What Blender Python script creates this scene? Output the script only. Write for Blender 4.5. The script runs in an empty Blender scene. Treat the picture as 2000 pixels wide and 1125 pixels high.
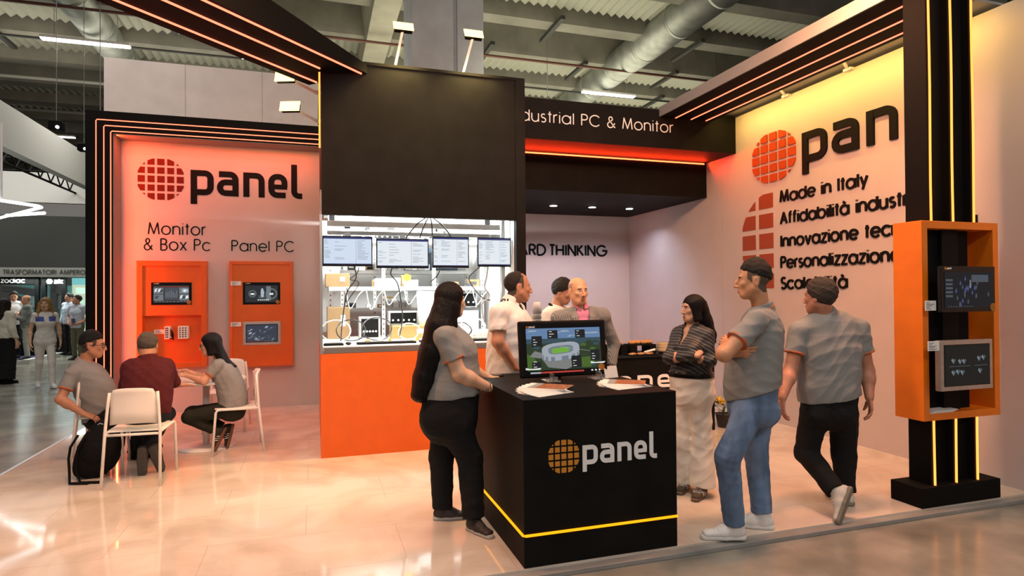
import bpy, bmesh, math, random
import numpy as np
from mathutils import Vector, Matrix
random.seed(7)
C = bpy.context.scene.collection
PI = math.pi

# ------------------------------------------------------------------ camera, world, exposure
H = 1.62
YAW, PITCH, ROLL, FPX = 0.310257661, 0.00973079748, -0.00751410048, 1202.18268
_f = Vector((math.sin(YAW)*math.cos(PITCH), math.cos(YAW)*math.cos(PITCH), math.sin(PITCH)))
_r = Vector((math.cos(YAW), -math.sin(YAW), 0)); _u = _r.cross(_f)
R_ = _r*math.cos(ROLL) + _u*math.sin(ROLL); U_ = _u*math.cos(ROLL) - _r*math.sin(ROLL)
cam = bpy.data.objects.new('camera', bpy.data.cameras.new('camera')); C.objects.link(cam)
cam.data.sensor_width = 36; cam.data.sensor_fit = 'HORIZONTAL'; cam.data.lens = 36*FPX/2000
cam.data.clip_start = .05; cam.data.clip_end = 300
M_ = Matrix((R_, U_, -_f)).transposed().to_4x4(); M_.translation = Vector((0, 0, H)); cam.matrix_world = M_
bpy.context.scene.camera = cam
vs = bpy.context.scene.view_settings
vs.view_transform = 'Standard'; vs.look = 'None'; vs.gamma = 1; vs.exposure = 0.0; vs.use_curve_mapping = False
wd = bpy.data.worlds.new('world'); bpy.context.scene.world = wd; wd.use_nodes = True
wd.node_tree.nodes['Background'].inputs[0].default_value = (1.0, .94, .86, 1)
wd.node_tree.nodes['Background'].inputs[1].default_value = .16

def area(name, loc, target, sx, sy, power, col, spread=PI):
    l = bpy.data.lights.new(name, 'AREA'); l.shape = 'RECTANGLE'; l.size = sx; l.size_y = sy; l.energy = power; l.color = col; l.spread = spread
    o = bpy.data.objects.new(name, l); C.objects.link(o); o.location = loc
    o.rotation_euler = (Vector(target)-Vector(loc)).to_track_quat('-Z', 'Y').to_euler(); return o
def spot(name, loc, target, power, col, ang, blend=.5, rad=.05):
    l = bpy.data.lights.new(name, 'SPOT'); l.energy = power; l.color = col; l.spot_size = math.radians(ang); l.spot_blend = blend; l.shadow_soft_size = rad
    o = bpy.data.objects.new(name, l); C.objects.link(o); o.location = loc
    o.rotation_euler = (Vector(target)-Vector(loc)).to_track_quat('-Z', 'Y').to_euler(); return o
# hall luminaires high above the aisle and the stand, with added fill lights among them
area('hall_lamp_and_fill', (1.5, 1.0, 8.2), (1.5, 3.2, 0), 9, 1.0, 150, (1, .93, .88))
area('hall_lamp_and_fill', (.5, -6.5, 7.6), (1.5, 4.5, .8), 10, 1.2, 330, (1, .94, .89))  # added fill from behind the camera for surfaces facing it
area('hall_lamp_and_fill', (-4, 9, 8.2), (-4, 9.5, 0), 1.2, 9, 170, (1, .96, .92))
area('hall_lamp_and_fill', (-8, 19, 8.0), (-8, 19, 0), 9, 1.5, 650, (1, .96, .90))
area('hall_lamp_and_fill', (7, 19, 5.6), (6.5, 19.5, 20), 16, 9, 900, (1, .93, .70))  # added uplight on the roof, stands in for floor bounce
area('hall_lamp_and_fill', (-6, 20, 7.6), (-6, 21, 20), 8, 3, 110, (1, .93, .78))  # smaller added uplight under the left roof, no fixture
# added warm fill over the stand front, no fixtures, aimed into the stand
area('stand_warm_fill', (-1.2, 4.2, 4.3), (-.6, 7.4, 0), .6, .3, 150, (1, .44, .19))
area('stand_warm_fill', (1.6, 3.9, 4.3), (1.8, 5.5, 0), .6, .3, 50, (1, .70, .50))
area('stand_warm_fill', (3.6, 3.6, 4.2), (3.9, 6.0, .0), .6, .3, 125, (1, .42, .20))
# wall washers clamped behind the lit header, yellow
area('wall_washer', (5.13, 5.3, 3.97), (5.46, 5.3, 3.4), 3.2, .05, 27, (1, .64, .15))
spot('wall_washer', (4.9, 2.4, 4.1), (5.5, 2.9, 3.3), 24, (1, .70, .16), 120, 1., .12)
# niche downlights
for x in (2.88, 3.54, 4.20, 4.86):
    spot('downlight', (x, 8.9, 2.98), (x, 9.1, 0), 80, (.70, .79, 1), 140, .8, .05)
# window bay tube lights
area('bay_tube', (1.1, 6.95, 2.62), (1.1, 7.6, .8), 1.9, .25, 110, (.96, 1, .98))
area('bay_tube', (1.1, 7.5, 2.62), (1.1, 8.3, 1.4), 1.9, .12, 100, (.96, 1, .98))

# ------------------------------------------------------------------ materials
MATS = {}
def mat(name, col, rough=.5, metal=0., emit=None, est=0., var=0., vscale=8., bump=0., bscale=60., spec=.5, alpha=1., trans=0., coat=0., stretch=(1, 1, 1)):
    if name in MATS: return MATS[name]
    m = bpy.data.materials.new(name); m.use_nodes = True; nt = m.node_tree; b = nt.nodes['Principled BSDF']
    b.inputs['Base Color'].default_value = (*col, 1); b.inputs['Roughness'].default_value = rough; b.inputs['Metallic'].default_value = metal
    b.inputs['Specular IOR Level'].default_value = spec; b.inputs['Alpha'].default_value = alpha
    b.inputs['Transmission Weight'].default_value = trans; b.inputs['Coat Weight'].default_value = coat
    if emit: b.inputs['Emission Color'].default_value = (*emit, 1); b.inputs['Emission Strength'].default_value = est
    if var or bump:
        tc = nt.nodes.new('ShaderNodeTexCoord'); mp = nt.nodes.new('ShaderNodeMapping'); mp.inputs['Scale'].default_value = stretch
        nt.links.new(tc.outputs['Object'], mp.inputs['Vector'])
    if var:
        n = nt.nodes.new('ShaderNodeTexNoise'); n.inputs['Scale'].default_value = vscale; n.inputs['Detail'].default_value = 6
        r = nt.nodes.new('ShaderNodeValToRGB'); r.color_ramp.elements[0].position = .3; r.color_ramp.elements[1].position = .7
        r.color_ramp.elements[0].color = (*[c*(1-var) for c in col], 1); r.color_ramp.elements[1].color = (*[min(1, c*(1+var)) for c in col], 1)
        nt.links.new(mp.outputs[0], n.inputs['Vector']); nt.links.new(n.outputs[0], r.inputs[0]); nt.links.new(r.outputs[0], b.inputs['Base Color'])
    if bump:
        n = nt.nodes.new('ShaderNodeTexNoise'); n.inputs['Scale'].default_value = bscale; n.inputs['Detail'].default_value = 3
        bp = nt.nodes.new('ShaderNodeBump'); bp.inputs['Strength'].default_value = bump; bp.inputs['Distance'].default_value = .01
        nt.links.new(mp.outputs[0], n.inputs['Vector']); nt.links.new(n.outputs[0], bp.inputs['Height']); nt.links.new(bp.outputs[0], b.inputs['Normal'])
    MATS[name] = m; return m
def led(name, col, s):
    return mat(name, (.01, .01, .01), .4, emit=col, est=s, spec=.06)
def stripes(name, c1, c2, scale, vec=(1, 0, 0), dist=0., rough=.8, duty=.5):
    if name in MATS: return MATS[name]
    m = mat(name, c1, rough); nt = m.node_tree; b = nt.nodes['Principled BSDF']
    tc = nt.nodes.new('ShaderNodeTexCoord'); d = nt.nodes.new('ShaderNodeVectorMath'); d.operation = 'DOT_PRODUCT'; d.inputs[1].default_value = vec
    nt.links.new(tc.outputs['Object'], d.inputs[0])
    mu = nt.nodes.new('ShaderNodeMath'); mu.operation = 'MULTIPLY'; mu.inputs[1].default_value = scale; nt.links.new(d.outputs['Value'], mu.inputs[0])
    fr = nt.nodes.new('ShaderNodeMath'); fr.operation = 'FRACT'; nt.links.new(mu.outputs[0], fr.inputs[0])
    r = nt.nodes.new('ShaderNodeValToRGB'); r.color_ramp.elements[0].position = duty-.06; r.color_ramp.elements[1].position = duty+.06
    r.color_ramp.elements[0].color = (*c1, 1); r.color_ramp.elements[1].color = (*c2, 1)
    nt.links.new(fr.outputs[0], r.inputs[0]); nt.links.new(r.outputs[0], b.inputs['Base Color'])
    return m

BLACK = mat('black_laminate', (.007, .0066, .0062), .6, var=.25, vscale=5, spec=.10)
BLACKM = mat('black_matte', (.0045, .0042, .0042), .75, spec=.12)
BLACKG = mat('black_gloss', (.007, .007, .008), .2, spec=.3)
WALLW = mat('white_painted_board', (.55, .475, .455), .6, var=.03, vscale=3)
GREYW = mat('grey_board', (.27, .26, .255), .7, var=.05, vscale=3)
ORANGE = mat('orange_laminate', (.66, .110, .006), .45, var=.04, vscale=6)
ORANGE2 = mat('orange_laminate_amber', (.80, .19, .006), .45, var=.05, vscale=8)
LEDR = led('led_red_orange', (1, .165, .085), 3.4)
LEDY = led('led_amber', (1, .29, .05), 2.7)
LEDC = led('led_counter_amber', (1, .33, .004), 1.9)
LEDB = led('led_header_red', (1, .10, .03), 8)
WHITEP = mat('white_plastic', (.80, .78, .74), .4)
CHAIRW = mat('chair_white', (.82, .79, .74), .45)
METAL = mat('aluminium', (.62, .63, .64), .35, 1.)
STEEL = mat('brushed_steel', (.55, .55, .54), .4, 1., var=.1, vscale=20)
GALV = mat('galvanised_duct', (.42, .44, .40), .52, .85, var=.22, vscale=2.5)
CONC = mat('hall_concrete', (.20, .19, .155), .9, var=.22, vscale=1.3)
CONCD = mat('hall_concrete_dark', (.13, .125, .105), .9, var=.25, vscale=1.2)
CONCL = mat('column_concrete', (.56, .58, .59), .85, var=.10, vscale=2.5)
DARK = mat('dark_grey', (.03, .03, .032), .6)
GREYMET = mat('grey_edge_profile', (.22, .22, .22), .4, .6)
REDLOGO = mat('logo_red', (.12, .011, .003), .6, spec=.15)
REDLOGO2 = mat('logo_red_bright', (.46, .062, .010), .5, spec=.2)
AMBERLOGO = mat('logo_amber', (.62, .24, .02), .5)
LETK = mat('letter_black', (.005, .0047, .0047), .6, spec=.12)
LETW = mat('letter_white', (.85, .84, .84), .5)
PAPER = mat('paper_white', (.82, .81, .79), .55)
SCREENK = mat('screen_black', (.006, .006, .008), .15, spec=.25)

# ------------------------------------------------------------------ mesh helpers
def finish(name, me, mats, parent=None, smooth=False, bev=0., loc=None):
    if not isinstance(mats, (list, tuple)): mats = [mats]
    for m in mats: me.materials.append(m)
    n = len(me.vertices); co = np.empty(n*3, np.float32); me.vertices.foreach_get('co', co); co = co.reshape(-1, 3)
    if parent is not None: org = np.array(PLOC(parent), np.float32)
    elif loc is not None: org = np.array(loc, np.float32)
    else: org = np.array([(co[:, 0].min()+co[:, 0].max())/2, (co[:, 1].min()+co[:, 1].max())/2, co[:, 2].min()], np.float32)
    me.vertices.foreach_set('co', (co-org).ravel())
    if smooth: me.polygons.foreach_set('use_smooth', np.ones(len(me.polygons), bool))
    me.update()
    o = bpy.data.objects.new(name, me); C.objects.link(o)
    if parent is not None: o.parent = parent
    else: o.location = Vector(org)
    if bev:
        b = o.modifiers.new('bevel', 'BEVEL'); b.width = bev; b.segments = 2; b.limit_method = 'ANGLE'; b.angle_limit = .7
    return o
def PLOC(o):
    v = Vector((0, 0, 0))
    while o is not None: v = v + o.location; o = o.parent
    return v
class MB:
    def __init__(s): s.v = []; s.f = []; s.m = []
    def add(s, vs, fs, mi=0):
        n = len(s.v); s.v += [tuple(p) for p in vs]; s.f += [tuple(i+n for i in f) for f in fs]; s.m += [mi]*len(fs); return s
    def box(s, x0, x1, y0, y1, z0, z1, mi=0):
        return s.add([(x0,y0,z0),(x1,y0,z0),(x1,y1,z0),(x0,y1,z0),(x0,y0,z1),(x1,y0,z1),(x1,y1,z1),(x0,y1,z1)],
                     [(0,3,2,1),(4,5,6,7),(0,1,5,4),(1,2,6,5),(2,3,7,6),(3,0,4,7)], mi)
    def hull8(s, p, mi=0): return s.add(p, [(0,3,2,1),(4,5,6,7),(0,1,5,4),(1,2,6,5),(2,3,7,6),(3,0,4,7)], mi)
    def bar(s, a, b, w, h=None, up=(0, 0, 1), mi=0):
        a, b = Vector(a), Vector(b); h = h or w; d = (b-a).normalized(); u = Vector(up)
        if abs(d.dot(u)) > .98: u = Vector((0, 1, 0))
        sd = d.cross(u).normalized(); u = sd.cross(d)
        sd *= w/2; u *= h/2
        return s.hull8([a-sd-u, a+sd-u, b+sd-u, b-sd-u, a-sd+u, a+sd+u, b+sd+u, b-sd+u], mi)
    def cyl(s, a, b, r0, r1=None, n=16, mi=0, cap=True):
        a, b = Vector(a), Vector(b); r1 = r0 if r1 is None else r1; d = (b-a).normalized()
        u = d.orthogonal().normalized(); w = d.cross(u); vs = []; fs = []
        for (p, r) in ((a, r0), (b, r1)):
            for i in range(n):
                t = 2*PI*i/n; vs.append(p+(u*math.cos(t)+w*math.sin(t))*r)
        for i in range(n): j = (i+1) % n; fs.append((i, j, n+j, n+i))
        if cap: fs += [tuple(range(n-1, -1, -1)), tuple(range(n, 2*n))]
        return s.add(vs, fs, mi)
    def tube(s, pts, r, n=8, mi=0):
        pts = [Vector(p) for p in pts]; vs = []; fs = []; u = None
        for i, p in enumerate(pts):
            d = (pts[min(i+1, len(pts)-1)]-pts[max(i-1, 0)]).normalized()
            u = d.orthogonal().normalized() if u is None else (u-d*u.dot(d)).normalized()
            w = d.cross(u); rr = r[i] if isinstance(r, (list, tuple)) else r
            for k in range(n): t = 2*PI*k/n; vs.append(p+(u*math.cos(t)+w*math.sin(t))*rr)
        for i in range(len(pts)-1):
            for k in range(n): j = (k+1) % n; fs.append((i*n+k, i*n+j, (i+1)*n+j, (i+1)*n+k))
        fs += [tuple(range(n-1, -1, -1)), tuple(range((len(pts)-1)*n, len(pts)*n))]
        return s.add(vs, fs, mi)
    def lathe(s, prof, c=(0, 0, 0), n=24, mi=0):
        vs = []; fs = []
        for (r, z) in prof:
            for k in range(n): t = 2*PI*k/n; vs.append((c[0]+r*math.cos(t), c[1]+r*math.sin(t), c[2]+z))
        for i in range(len(prof)-1):
            for k in range(n): j = (k+1) % n; fs.append((i*n+k, i*n+j, (i+1)*n+j, (i+1)*n+k))
        fs += [tuple(range(n-1, -1, -1)), tuple(range((len(prof)-1)*n, len(prof)*n))]
        return s.add(vs, fs, mi)
    def ball(s, c, r, n=12, mi=0):
        r = (r, r, r) if not isinstance(r, (list, tuple)) else r; vs = []; fs = []; m = n//2
        for i in range(m+1):
            a = PI*i/m
            for k in range(n):
                t = 2*PI*k/n; vs.append((c[0]+r[0]*math.sin(a)*math.cos(t), c[1]+r[1]*math.sin(a)*math.sin(t), c[2]-r[2]*math.cos(a)))
        for i in range(m):
            for k in range(n): j = (k+1) % n; fs.append((i*n+k, i*n+j, (i+1)*n+j, (i+1)*n+k))
        return s.add(vs, fs, mi)
    def poly(s, fr, pts, t=.003, mi=0):
        """flat polygon on frame fr=(origin,u,v,n), extruded t along n (kept convex)"""
        o, u, v, n = fr; k = len(pts)
        vs = [o+u*a+v*b for a, b in pts]+[o+u*a+v*b+n*t for a, b in pts]
        fs = [tuple(range(k-1, -1, -1)), tuple(range(k, 2*k))]+[(i, (i+1) % k, k+(i+1) % k, k+i) for i in range(k)]
        return s.add(vs, fs, mi)
    def rect(s, fr, a0, b0, a1, b1, t=.002, mi=0): return s.poly(fr, [(a0, b0), (a1, b0), (a1, b1), (a0, b1)], t, mi)
    def build(s, name, mats, parent=None, smooth=False, bev=0., loc=None):
        me = bpy.data.meshes.new(name); me.from_pydata([tuple(v) for v in s.v], [], s.f)
        if any(s.m): me.polygons.foreach_set('material_index', np.array(s.m, np.int32))
        me.validate()
        return finish(name, me, mats, parent, smooth, bev, loc)
def fr(o, u, v):
    u = Vector(u).normalized(); v = Vector(v).normalized(); return (Vector(o), u, v, u.cross(v))
def box(name, m, x0, x1, y0, y1, z0, z1, parent=None, bev=0., loc=None): return MB().box(x0, x1, y0, y1, z0, z1).build(name, m, parent, False, bev, loc)
def thing(name, label, cat, loc=(0, 0, 0), group=None):
    o = bpy.data.objects.new(name, None); o.empty_display_size = .1; C.objects.link(o); o.location = loc
    o['label'] = label; o['category'] = cat
    if group: o['group'] = group
    return o
def tag(o, label, cat, group=None):
    o['label'] = label; o['category'] = cat
    if group: o['group'] = group
    return o
def struct(o): o['kind'] = 'structure'; return o
def dup(root, loc, rotz=0., label=None, group=None):
    r = root.copy(); C.objects.link(r); r.location = loc; r.rotation_euler = (0, 0, rotz)
    if label: r['label'] = label
    if group: r['group'] = group
    for ch in list(root.children):
        c = ch.copy(); C.objects.link(c); c.parent = r
        for g in ch.children:
            d = g.copy(); C.objects.link(d); d.parent = c
    return r

# ------------------------------------------------------------------ stroke lettering
def A(cx, cy, rx, ry, a0, a1, n=None):
    n = n or max(4, int(abs(a1-a0)/15)); return [(cx+rx*math.cos(math.radians(a0+(a1-a0)*i/n)), cy+ry*math.sin(math.radians(a0+(a1-a0)*i/n))) for i in range(n+1)]
X = .74; r = X/2
GL = {
 'a': (.80, [A(r, r, r, r, 0, 360), [(X, X), (X, 0)]]), 'b': (.80, [A(r, r, r, r, 0, 360), [(0, 0), (0, 1)]]),
 'c': (.68, [A(r, r, r, r, 42, 318)]), 'd': (.80, [A(r, r, r, r, 0, 360), [(X, 0), (X, 1)]]), 'e': (.76, [[(0, r), (X, r)], A(r, r, r, r, 0, 318)]),
 'f': (.36, [A(.28, .82, .16, .18, 80, 180)+[(.12, 0)], [(0, X), (.3, X)]]), 'g': (.80, [A(r, r, r, r, 0, 360), [(X, X), (X, .05)]+A(r, .05, r, .33, 0, -150)]),
 'h': (.66, [[(0, 0), (0, 1)], A(.29, X-.29, .29, .29, 180, 0)+[(.58, 0)]]), 'i': (.10, [[(.03, 0), (.03, X)], [(.03, .95), (.03, 1.0)]]),
 'l': (.10, [[(.03, 0), (.03, 1)]]), 'm': (1.06, [[(0, 0), (0, X)], A(.25, X-.25, .25, .25, 180, 0)+[(.5, 0)], A(.75, X-.25, .25, .25, 180, 0)+[(1.0, 0)]]),
 'n': (.64, [[(0, 0), (0, X)], A(.29, X-.29, .29, .29, 180, 0)+[(.58, 0)]]), 'o': (.80, [A(r, r, r, r, 0, 360)]),
 'p': (.80, [A(r, r, r, r, 0, 360), [(0, X), (0, -.28)]]), 'r': (.32, [[(0, 0), (0, X)], A(.26, X-.28, .26, .28, 180, 80)]),
 's': (.44, [A(.2, .55, .17, .17, 40, 250, 10)+A(.2, .19, .2, .19, 80, -140, 10)]), 't': (.34, [[(.15, 0), (.15, .98)], [(0, X), (.3, X)]]),
 'u': (.64, [[(0, X)]+A(.29, .29, .29, .29, 180, 360)+[(.58, X)], [(.58, X), (.58, 0)]]), 'v': (.6, [[(0, X), (.28, 0), (.56, X)]]),
 'x': (.58, [[(0, 0), (.52, X)], [(0, X), (.52, 0)]]), 'y': (.6, [[(0, X), (.28, 0)], [(.56, X), (.16, -.28)]]), 'z': (.54, [[(0, X), (.5, X), (0, 0), (.5, 0)]]),
 'à': (.80, [A(r, r, r, r, 0, 360), [(X, X), (X, 0)], [(.24, 1.05), (.44, .88)]]),
 'A': (.80, [[(0, 0), (.37, 1), (.74, 0)], [(.14, .35), (.6, .35)]]), 'B': (.58, [[(0, 0), (0, 1)], [(0, 1), (.24, 1)]+A(.24, .76, .24, .24, 90, -90)+[(0, .52)], [(0, .52), (.26, .52)]+A(.26, .26, .27, .26, 90, -90)+[(0, 0)]]),
 'C': (.98, [A(.5, .5, .5, .5, 42, 318)]), 'D': (.82, [[(0, 0), (0, 1)], [(0, 1), (.25, 1)]+A(.25, .5, .5, .5, 90, -90)+[(0, 0)]]), 'E': (.5, [[(.45, 1), (0, 1), (0, 0), (.45, 0)], [(0, .52), (.42, .52)]]),
 'F': (.48, [[(0, 0), (0, 1), (.44, 1)], [(0, .52), (.42, .52)]]), 'G': (1.04, [A(.5, .5, .5, .5, 42, 360)+[(.55, .5)]]), 'H': (.72, [[(0, 0), (0, 1)], [(.66, 0), (.66, 1)], [(0, .52), (.66, .52)]]),
 'I': (.12, [[(.04, 0), (.04, 1)]]), 'J': (.4, [[(.34, 1), (.34, .2)]+A(.17, .19, .17, .19, 0, -180)]), 'K': (.62, [[(0, 0), (0, 1)], [(.5, 1), (0, .48)], [(.12, .58), (.58, 0)]]), 'L': (.44, [[(0, 1), (0, 0), (.4, 0)]]),
 'M': (.96, [[(0, 0), (.12, 1), (.45, .05), (.78, 1), (.9, 0)]]), 'N': (.74, [[(0, 0), (0, 1), (.68, 0), (.68, 1)]]), 'O': (1.06, [A(.5, .5, .5, .5, 0, 360)]),
 'P': (.58, [[(0, 0), (0, 1)], [(0, 1), (.26, 1)]+A(.26, .75, .27, .25, 90, -90)+[(0, .5)]]), 'R': (.6, [[(0, 0), (0, 1)], [(0, 1), (.26, 1)]+A(.26, .75, .27, .25, 90, -90)+[(0, .5)], [(.26, .5), (.56, 0)]]),
 'S': (.56, [A(.26, .75, .23, .25, 40, 255, 12)+A(.26, .25, .26, .26, 80, -150, 12)]), 'T': (.5, [[(.24, 0), (.24, 1)], [(0, 1), (.48, 1)]]), 'U': (.7, [[(0, 1)]+A(.32, .32, .32, .32, 180, 360)+[(.64, 1)]]),
 'W': (1.1, [[(0, 1), (.26, 0), (.52, 1), (.78, 0), (1.04, 1)]]), 'Z': (.56, [[(0, 1), (.5, 1), (0, 0), (.5, 0)]]),
 '&': (.76, [[(.70, 0), (.16, .68)]+A(.29, .81, .16, .19, 205, -45, 12)+A(.26, .26, .26, .26, 100, 318, 14)+[(.68, .42)]]),
 '1': (.3, [[(0, .8), (.2, 1), (.2, 0)]]), ' ': (.34, []),
}
RIB = [0]
def ribbon(mb, fr_, pts, w, t, mi=0):
    n = len(pts); closed = math.dist(pts[0], pts[-1]) < 1e-6; RIB[0] += 1; t = t+(.0004+.015*t)*(RIB[0] % 5)
    def run(seg, cl, t=None):
        t = T[0]
        L = []; Rr = []
        m = len(seg)
        for i in range(m):
            a = seg[i-1] if i > 0 else (seg[-2] if cl else seg[0]); b = seg[i+1] if i < m-1 else (seg[1] if cl else seg[-1])
            dx, dy = b[0]-a[0], b[1]-a[1]; l = math.hypot(dx, dy) or 1; nx, ny = -dy/l*w/2, dx/l*w/2
            L.append((seg[i][0]+nx, seg[i][1]+ny)); Rr.append((seg[i][0]-nx, seg[i][1]-ny))
        o, u, v, nn = fr_; P = lambda q, h: o+u*q[0]+v*q[1]+nn*h
        vs = []
        for i in range(m): vs += [P(L[i], 0), P(Rr[i], 0), P(L[i], t), P(Rr[i], t)]
        fs = []
        for i in range(m-1):
            a, b = 4*i, 4*i+4
            fs += [(a+2, a+3, b+3, b+2), (a, b, b+1, a+1), (a, a+2, b+2, b), (a+1, b+1, b+3, a+3)]
        if not cl: fs += [(0, 1, 3, 2), (4*m-4, 4*m-2, 4*m-1, 4*m-3)]
        mb.add(vs, fs, mi)
    T = [t]; cur = [pts[0]]; segs = []
    for i in range(1, n):
        cur.append(pts[i])
        if i < n-1:
            a = math.atan2(pts[i][1]-pts[i-1][1], pts[i][0]-pts[i-1][0]); b = math.atan2(pts[i+1][1]-pts[i][1], pts[i+1][0]-pts[i][0])
            d = abs((b-a+PI) % (2*PI)-PI)
            if d > .75:
                segs.append(cur); cur = [pts[i]]
                mb.poly(fr_, [(pts[i][0]+w/2*math.cos(k*PI/5), pts[i][1]+w/2*math.sin(k*PI/5)) for k in range(10)], t*.93-.0003, mi)
    segs.append(cur)
    for q_, sg in enumerate(segs): T[0] = t+.0003*q_; run(sg, closed and len(segs) == 1)
def text_mb(txt, fr_, cap, w, t=.004, sx=1., gap=.17, mb=None, mi=0, fit=None):
    mb = mb or MB(); tot = sum(GL[c][0]+gap for c in txt)-gap
    if fit: sx = fit/(tot*cap)
    x = 0.
    for c in txt:
        wd_, st = GL[c]
        for s_ in st: ribbon(mb, fr_, [((x+p[0])*cap*sx, p[1]*cap) for p in s_], w, t, mi)
        x += wd_+gap
    return mb
def text(name, m, txt, fr_, cap, w, t=.004, parent=None, fit=None, gap=.17, sp=None):
    """one line of lettering; several words become parts of the line"""
    words = txt.split(' '); sp = GL[' '][0] if sp is None else sp; adv = lambda q: sum((sp if c == ' ' else GL[c][0])+gap for c in q)
    sx = fit/((adv(txt)-gap)*cap) if fit else 1.
    if len(words) == 1: return text_mb(txt, fr_, cap, w, t, sx, gap).build(name, m, parent)
    if parent is None: parent = thing(name, '', '', tuple(fr_[0]))
    x = 0.
    for q in words:
        text_mb(q, (fr_[0]+fr_[1]*x*cap*sx, fr_[1], fr_[2], fr_[3]), cap, w, t, sx, gap).build('word', m, parent); x += adv(q)+sp+gap
    return parent
def clip_poly(poly, inside, inter):
    out = []
    for i in range(len(poly)):
        a, b = poly[i-1], poly[i]
        if inside(b):
            if not inside(a): out.append(inter(a, b))
            out.append(b)
        elif inside(a): out.append(inter(a, b))
    return out
def clip_rect(poly, x0, y0, x1, y1):
    for ax, lim, sg in ((0, x0, 1), (0, x1, -1), (1, y0, 1), (1, y1, -1)):
        if not poly: return poly
        def ins(p, ax=ax, lim=lim, sg=sg): return (p[ax]-lim)*sg >= 0
        def itx(a, b, ax=ax, lim=lim):
            t = (lim-a[ax])/(b[ax]-a[ax]); return (a[0]+(b[0]-a[0])*t, a[1]+(b[1]-a[1])*t)
        poly = clip_poly(poly, ins, itx)
    return poly
def globe_mb(fr_, cx, cy, R, t=.004, mb=None, mi=0, gapf=.105, half=False, kx=1.):
    mb = mb or MB(); circ = [(R*math.cos(2*PI*k/48), R*math.sin(2*PI*k/48)) for k in range(48)]
    ed = EDR = [-1.0, -.60, -.205, .205, .60, 1.0]; g = gapf*R/2
    for i in range(5):
        for j in range(5):
            if half and i > 1: continue
            if half: ed = [-1., -.49, .02] ; x0, x1, y0, y1 = ed[i]*R+g, ed[i+1]*R-g, EDR[j]*R+g, EDR[j+1]*R-g
            else: x0, x1, y0, y1 = ed[i]*R+g, ed[i+1]*R-g, ed[j]*R+g, ed[j+1]*R-g
            p = clip_rect(circ, x0, y0, x1, y1)
            if len(p) > 2:
                ar = abs(sum(p[k-1][0]*p[k][1]-p[k][0]*p[k-1][1] for k in range(len(p))))/2
                if ar > .004*R*R: mb.poly(fr_, [(cx+a*kx, cy+b) for a, b in p], t, mi)
    return mb
def word_panel_mb(fr_, x, y, xh, width, t=.004, mb=None, mi=0):
    """the heavy rounded word on the stand: drawn in units of x-height 1, total width 4.78"""
    mb = mb or MB(); sx = width/4.55; w = .235*xh; S = xh
    def rr(x0, y0, x1, y1, q, corners):  # rounded path helper
        return [p for p in corners]
    def st(pts, ww=w): ribbon(mb, fr_, [(x+a*sx, y+b*S) for a, b in pts], ww, t, mi)
    h = .1175
    # p
    st([(h, 1.0), (h, -.36)]); st([(h, 1-h), (.55, 1-h)]+A(.55, 1-h-.22, .22, .22, 90, 0, 5)+[(.77, .34)]+A(.55, .34, .22, .22, 0, -90, 5)+[(h, .12)])
    # a
    o = 1.02
    st([(o+.08, 1-h), (o+.52, 1-h)]+A(o+.52, 1-h-.22, .22, .22, 90, 0, 5)+[(o+.74, 0)]); st([(o+.74, .56), (o+.33, .56)]+A(o+.33, .34, .21, .22, 90, 270, 7)+[(o+.74, h)])
    # n
    o = 2.08
    st([(o+h, 0), (o+h, 1)]); st([(o+h, 1-h), (o+.52, 1-h)]+A(o+.52, 1-h-.22, .22, .22, 90, 0, 5)+[(o+.74, 0)])
    # e
    o = 3.10
    st([(o+.72, h), (o+.36, h)]+A(o+.36, h+.24, .24, .24, 270, 180, 5)+[(o+.12, .64)]+A(o+.36, 1-h-.24, .24, .24, 180, 90, 5)+A(o+.43, 1-h-.24, .24, .24, 90, 0, 5)+[(o+.67, .46)]); st([(o+.67+h, .46), (o+.12, .46)], w*.85)
    # l
    o = 4.06
    st([(o+h, 1.42), (o+h, .3)]+A(o+.33, .3, .2125, .19, 180, 270, 5)+[(o+.46, .11)])
    return mb
# ------------------------------------------------------------------ floors
def tile_mat():
    m = mat('marble_tile', (.62, .54, .46), .09, spec=.95); nt = m.node_tree; b = nt.nodes['Principled BSDF']
    tc = nt.nodes.new('ShaderNodeTexCoord'); n = nt.nodes.new('ShaderNodeTexNoise'); n.inputs['Scale'].default_value = 1.6; n.inputs['Detail'].default_value = 8; n.inputs['Distortion'].default_value = 1.2
    r = nt.nodes.new('ShaderNodeValToRGB'); r.color_ramp.elements[0].position = .35; r.color_ramp.elements[1].position = .62
    r.color_ramp.elements[0].color = (.58, .48, .39, 1); r.color_ramp.elements[1].color = (.72, .62, .53, 1)
    br = nt.nodes.new('ShaderNodeTexBrick'); br.offset = .5; br.inputs['Scale'].default_value = 1; br.inputs['Mortar Size'].default_value = .0025
    br.inputs['Brick Width'].default_value = 1.2; br.inputs['Row Height'].default_value = .6; br.inputs['Mortar'].default_value = (.52, .43, .35, 1)
    nt.links.new(tc.outputs['Object'], n.inputs['Vector']); nt.links.new(tc.outputs['Object'], br.inputs['Vector'])
    nt.links.new(n.outputs[0], r.inputs[0]); nt.links.new(r.outputs[0], br.inputs['Color1']); nt.links.new(r.outputs[0], br.inputs['Color2'])
    nt.links.new(br.outputs['Color'], b.inputs['Base Color'])
    n2 = nt.nodes.new('ShaderNodeTexNoise'); n2.inputs['Scale'].default_value = 5; n2.inputs['Detail'].default_value = 4
    mr = nt.nodes.new('ShaderNodeMapRange'); mr.inputs['To Min'].default_value = .03; mr.inputs['To Max'].default_value = .10
    nt.links.new(tc.outputs['Object'], n2.inputs['Vector']); nt.links.new(n2.outputs[0], mr.inputs['Value']); nt.links.new(mr.outputs[0], b.inputs['Roughness'])
    return m
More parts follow.
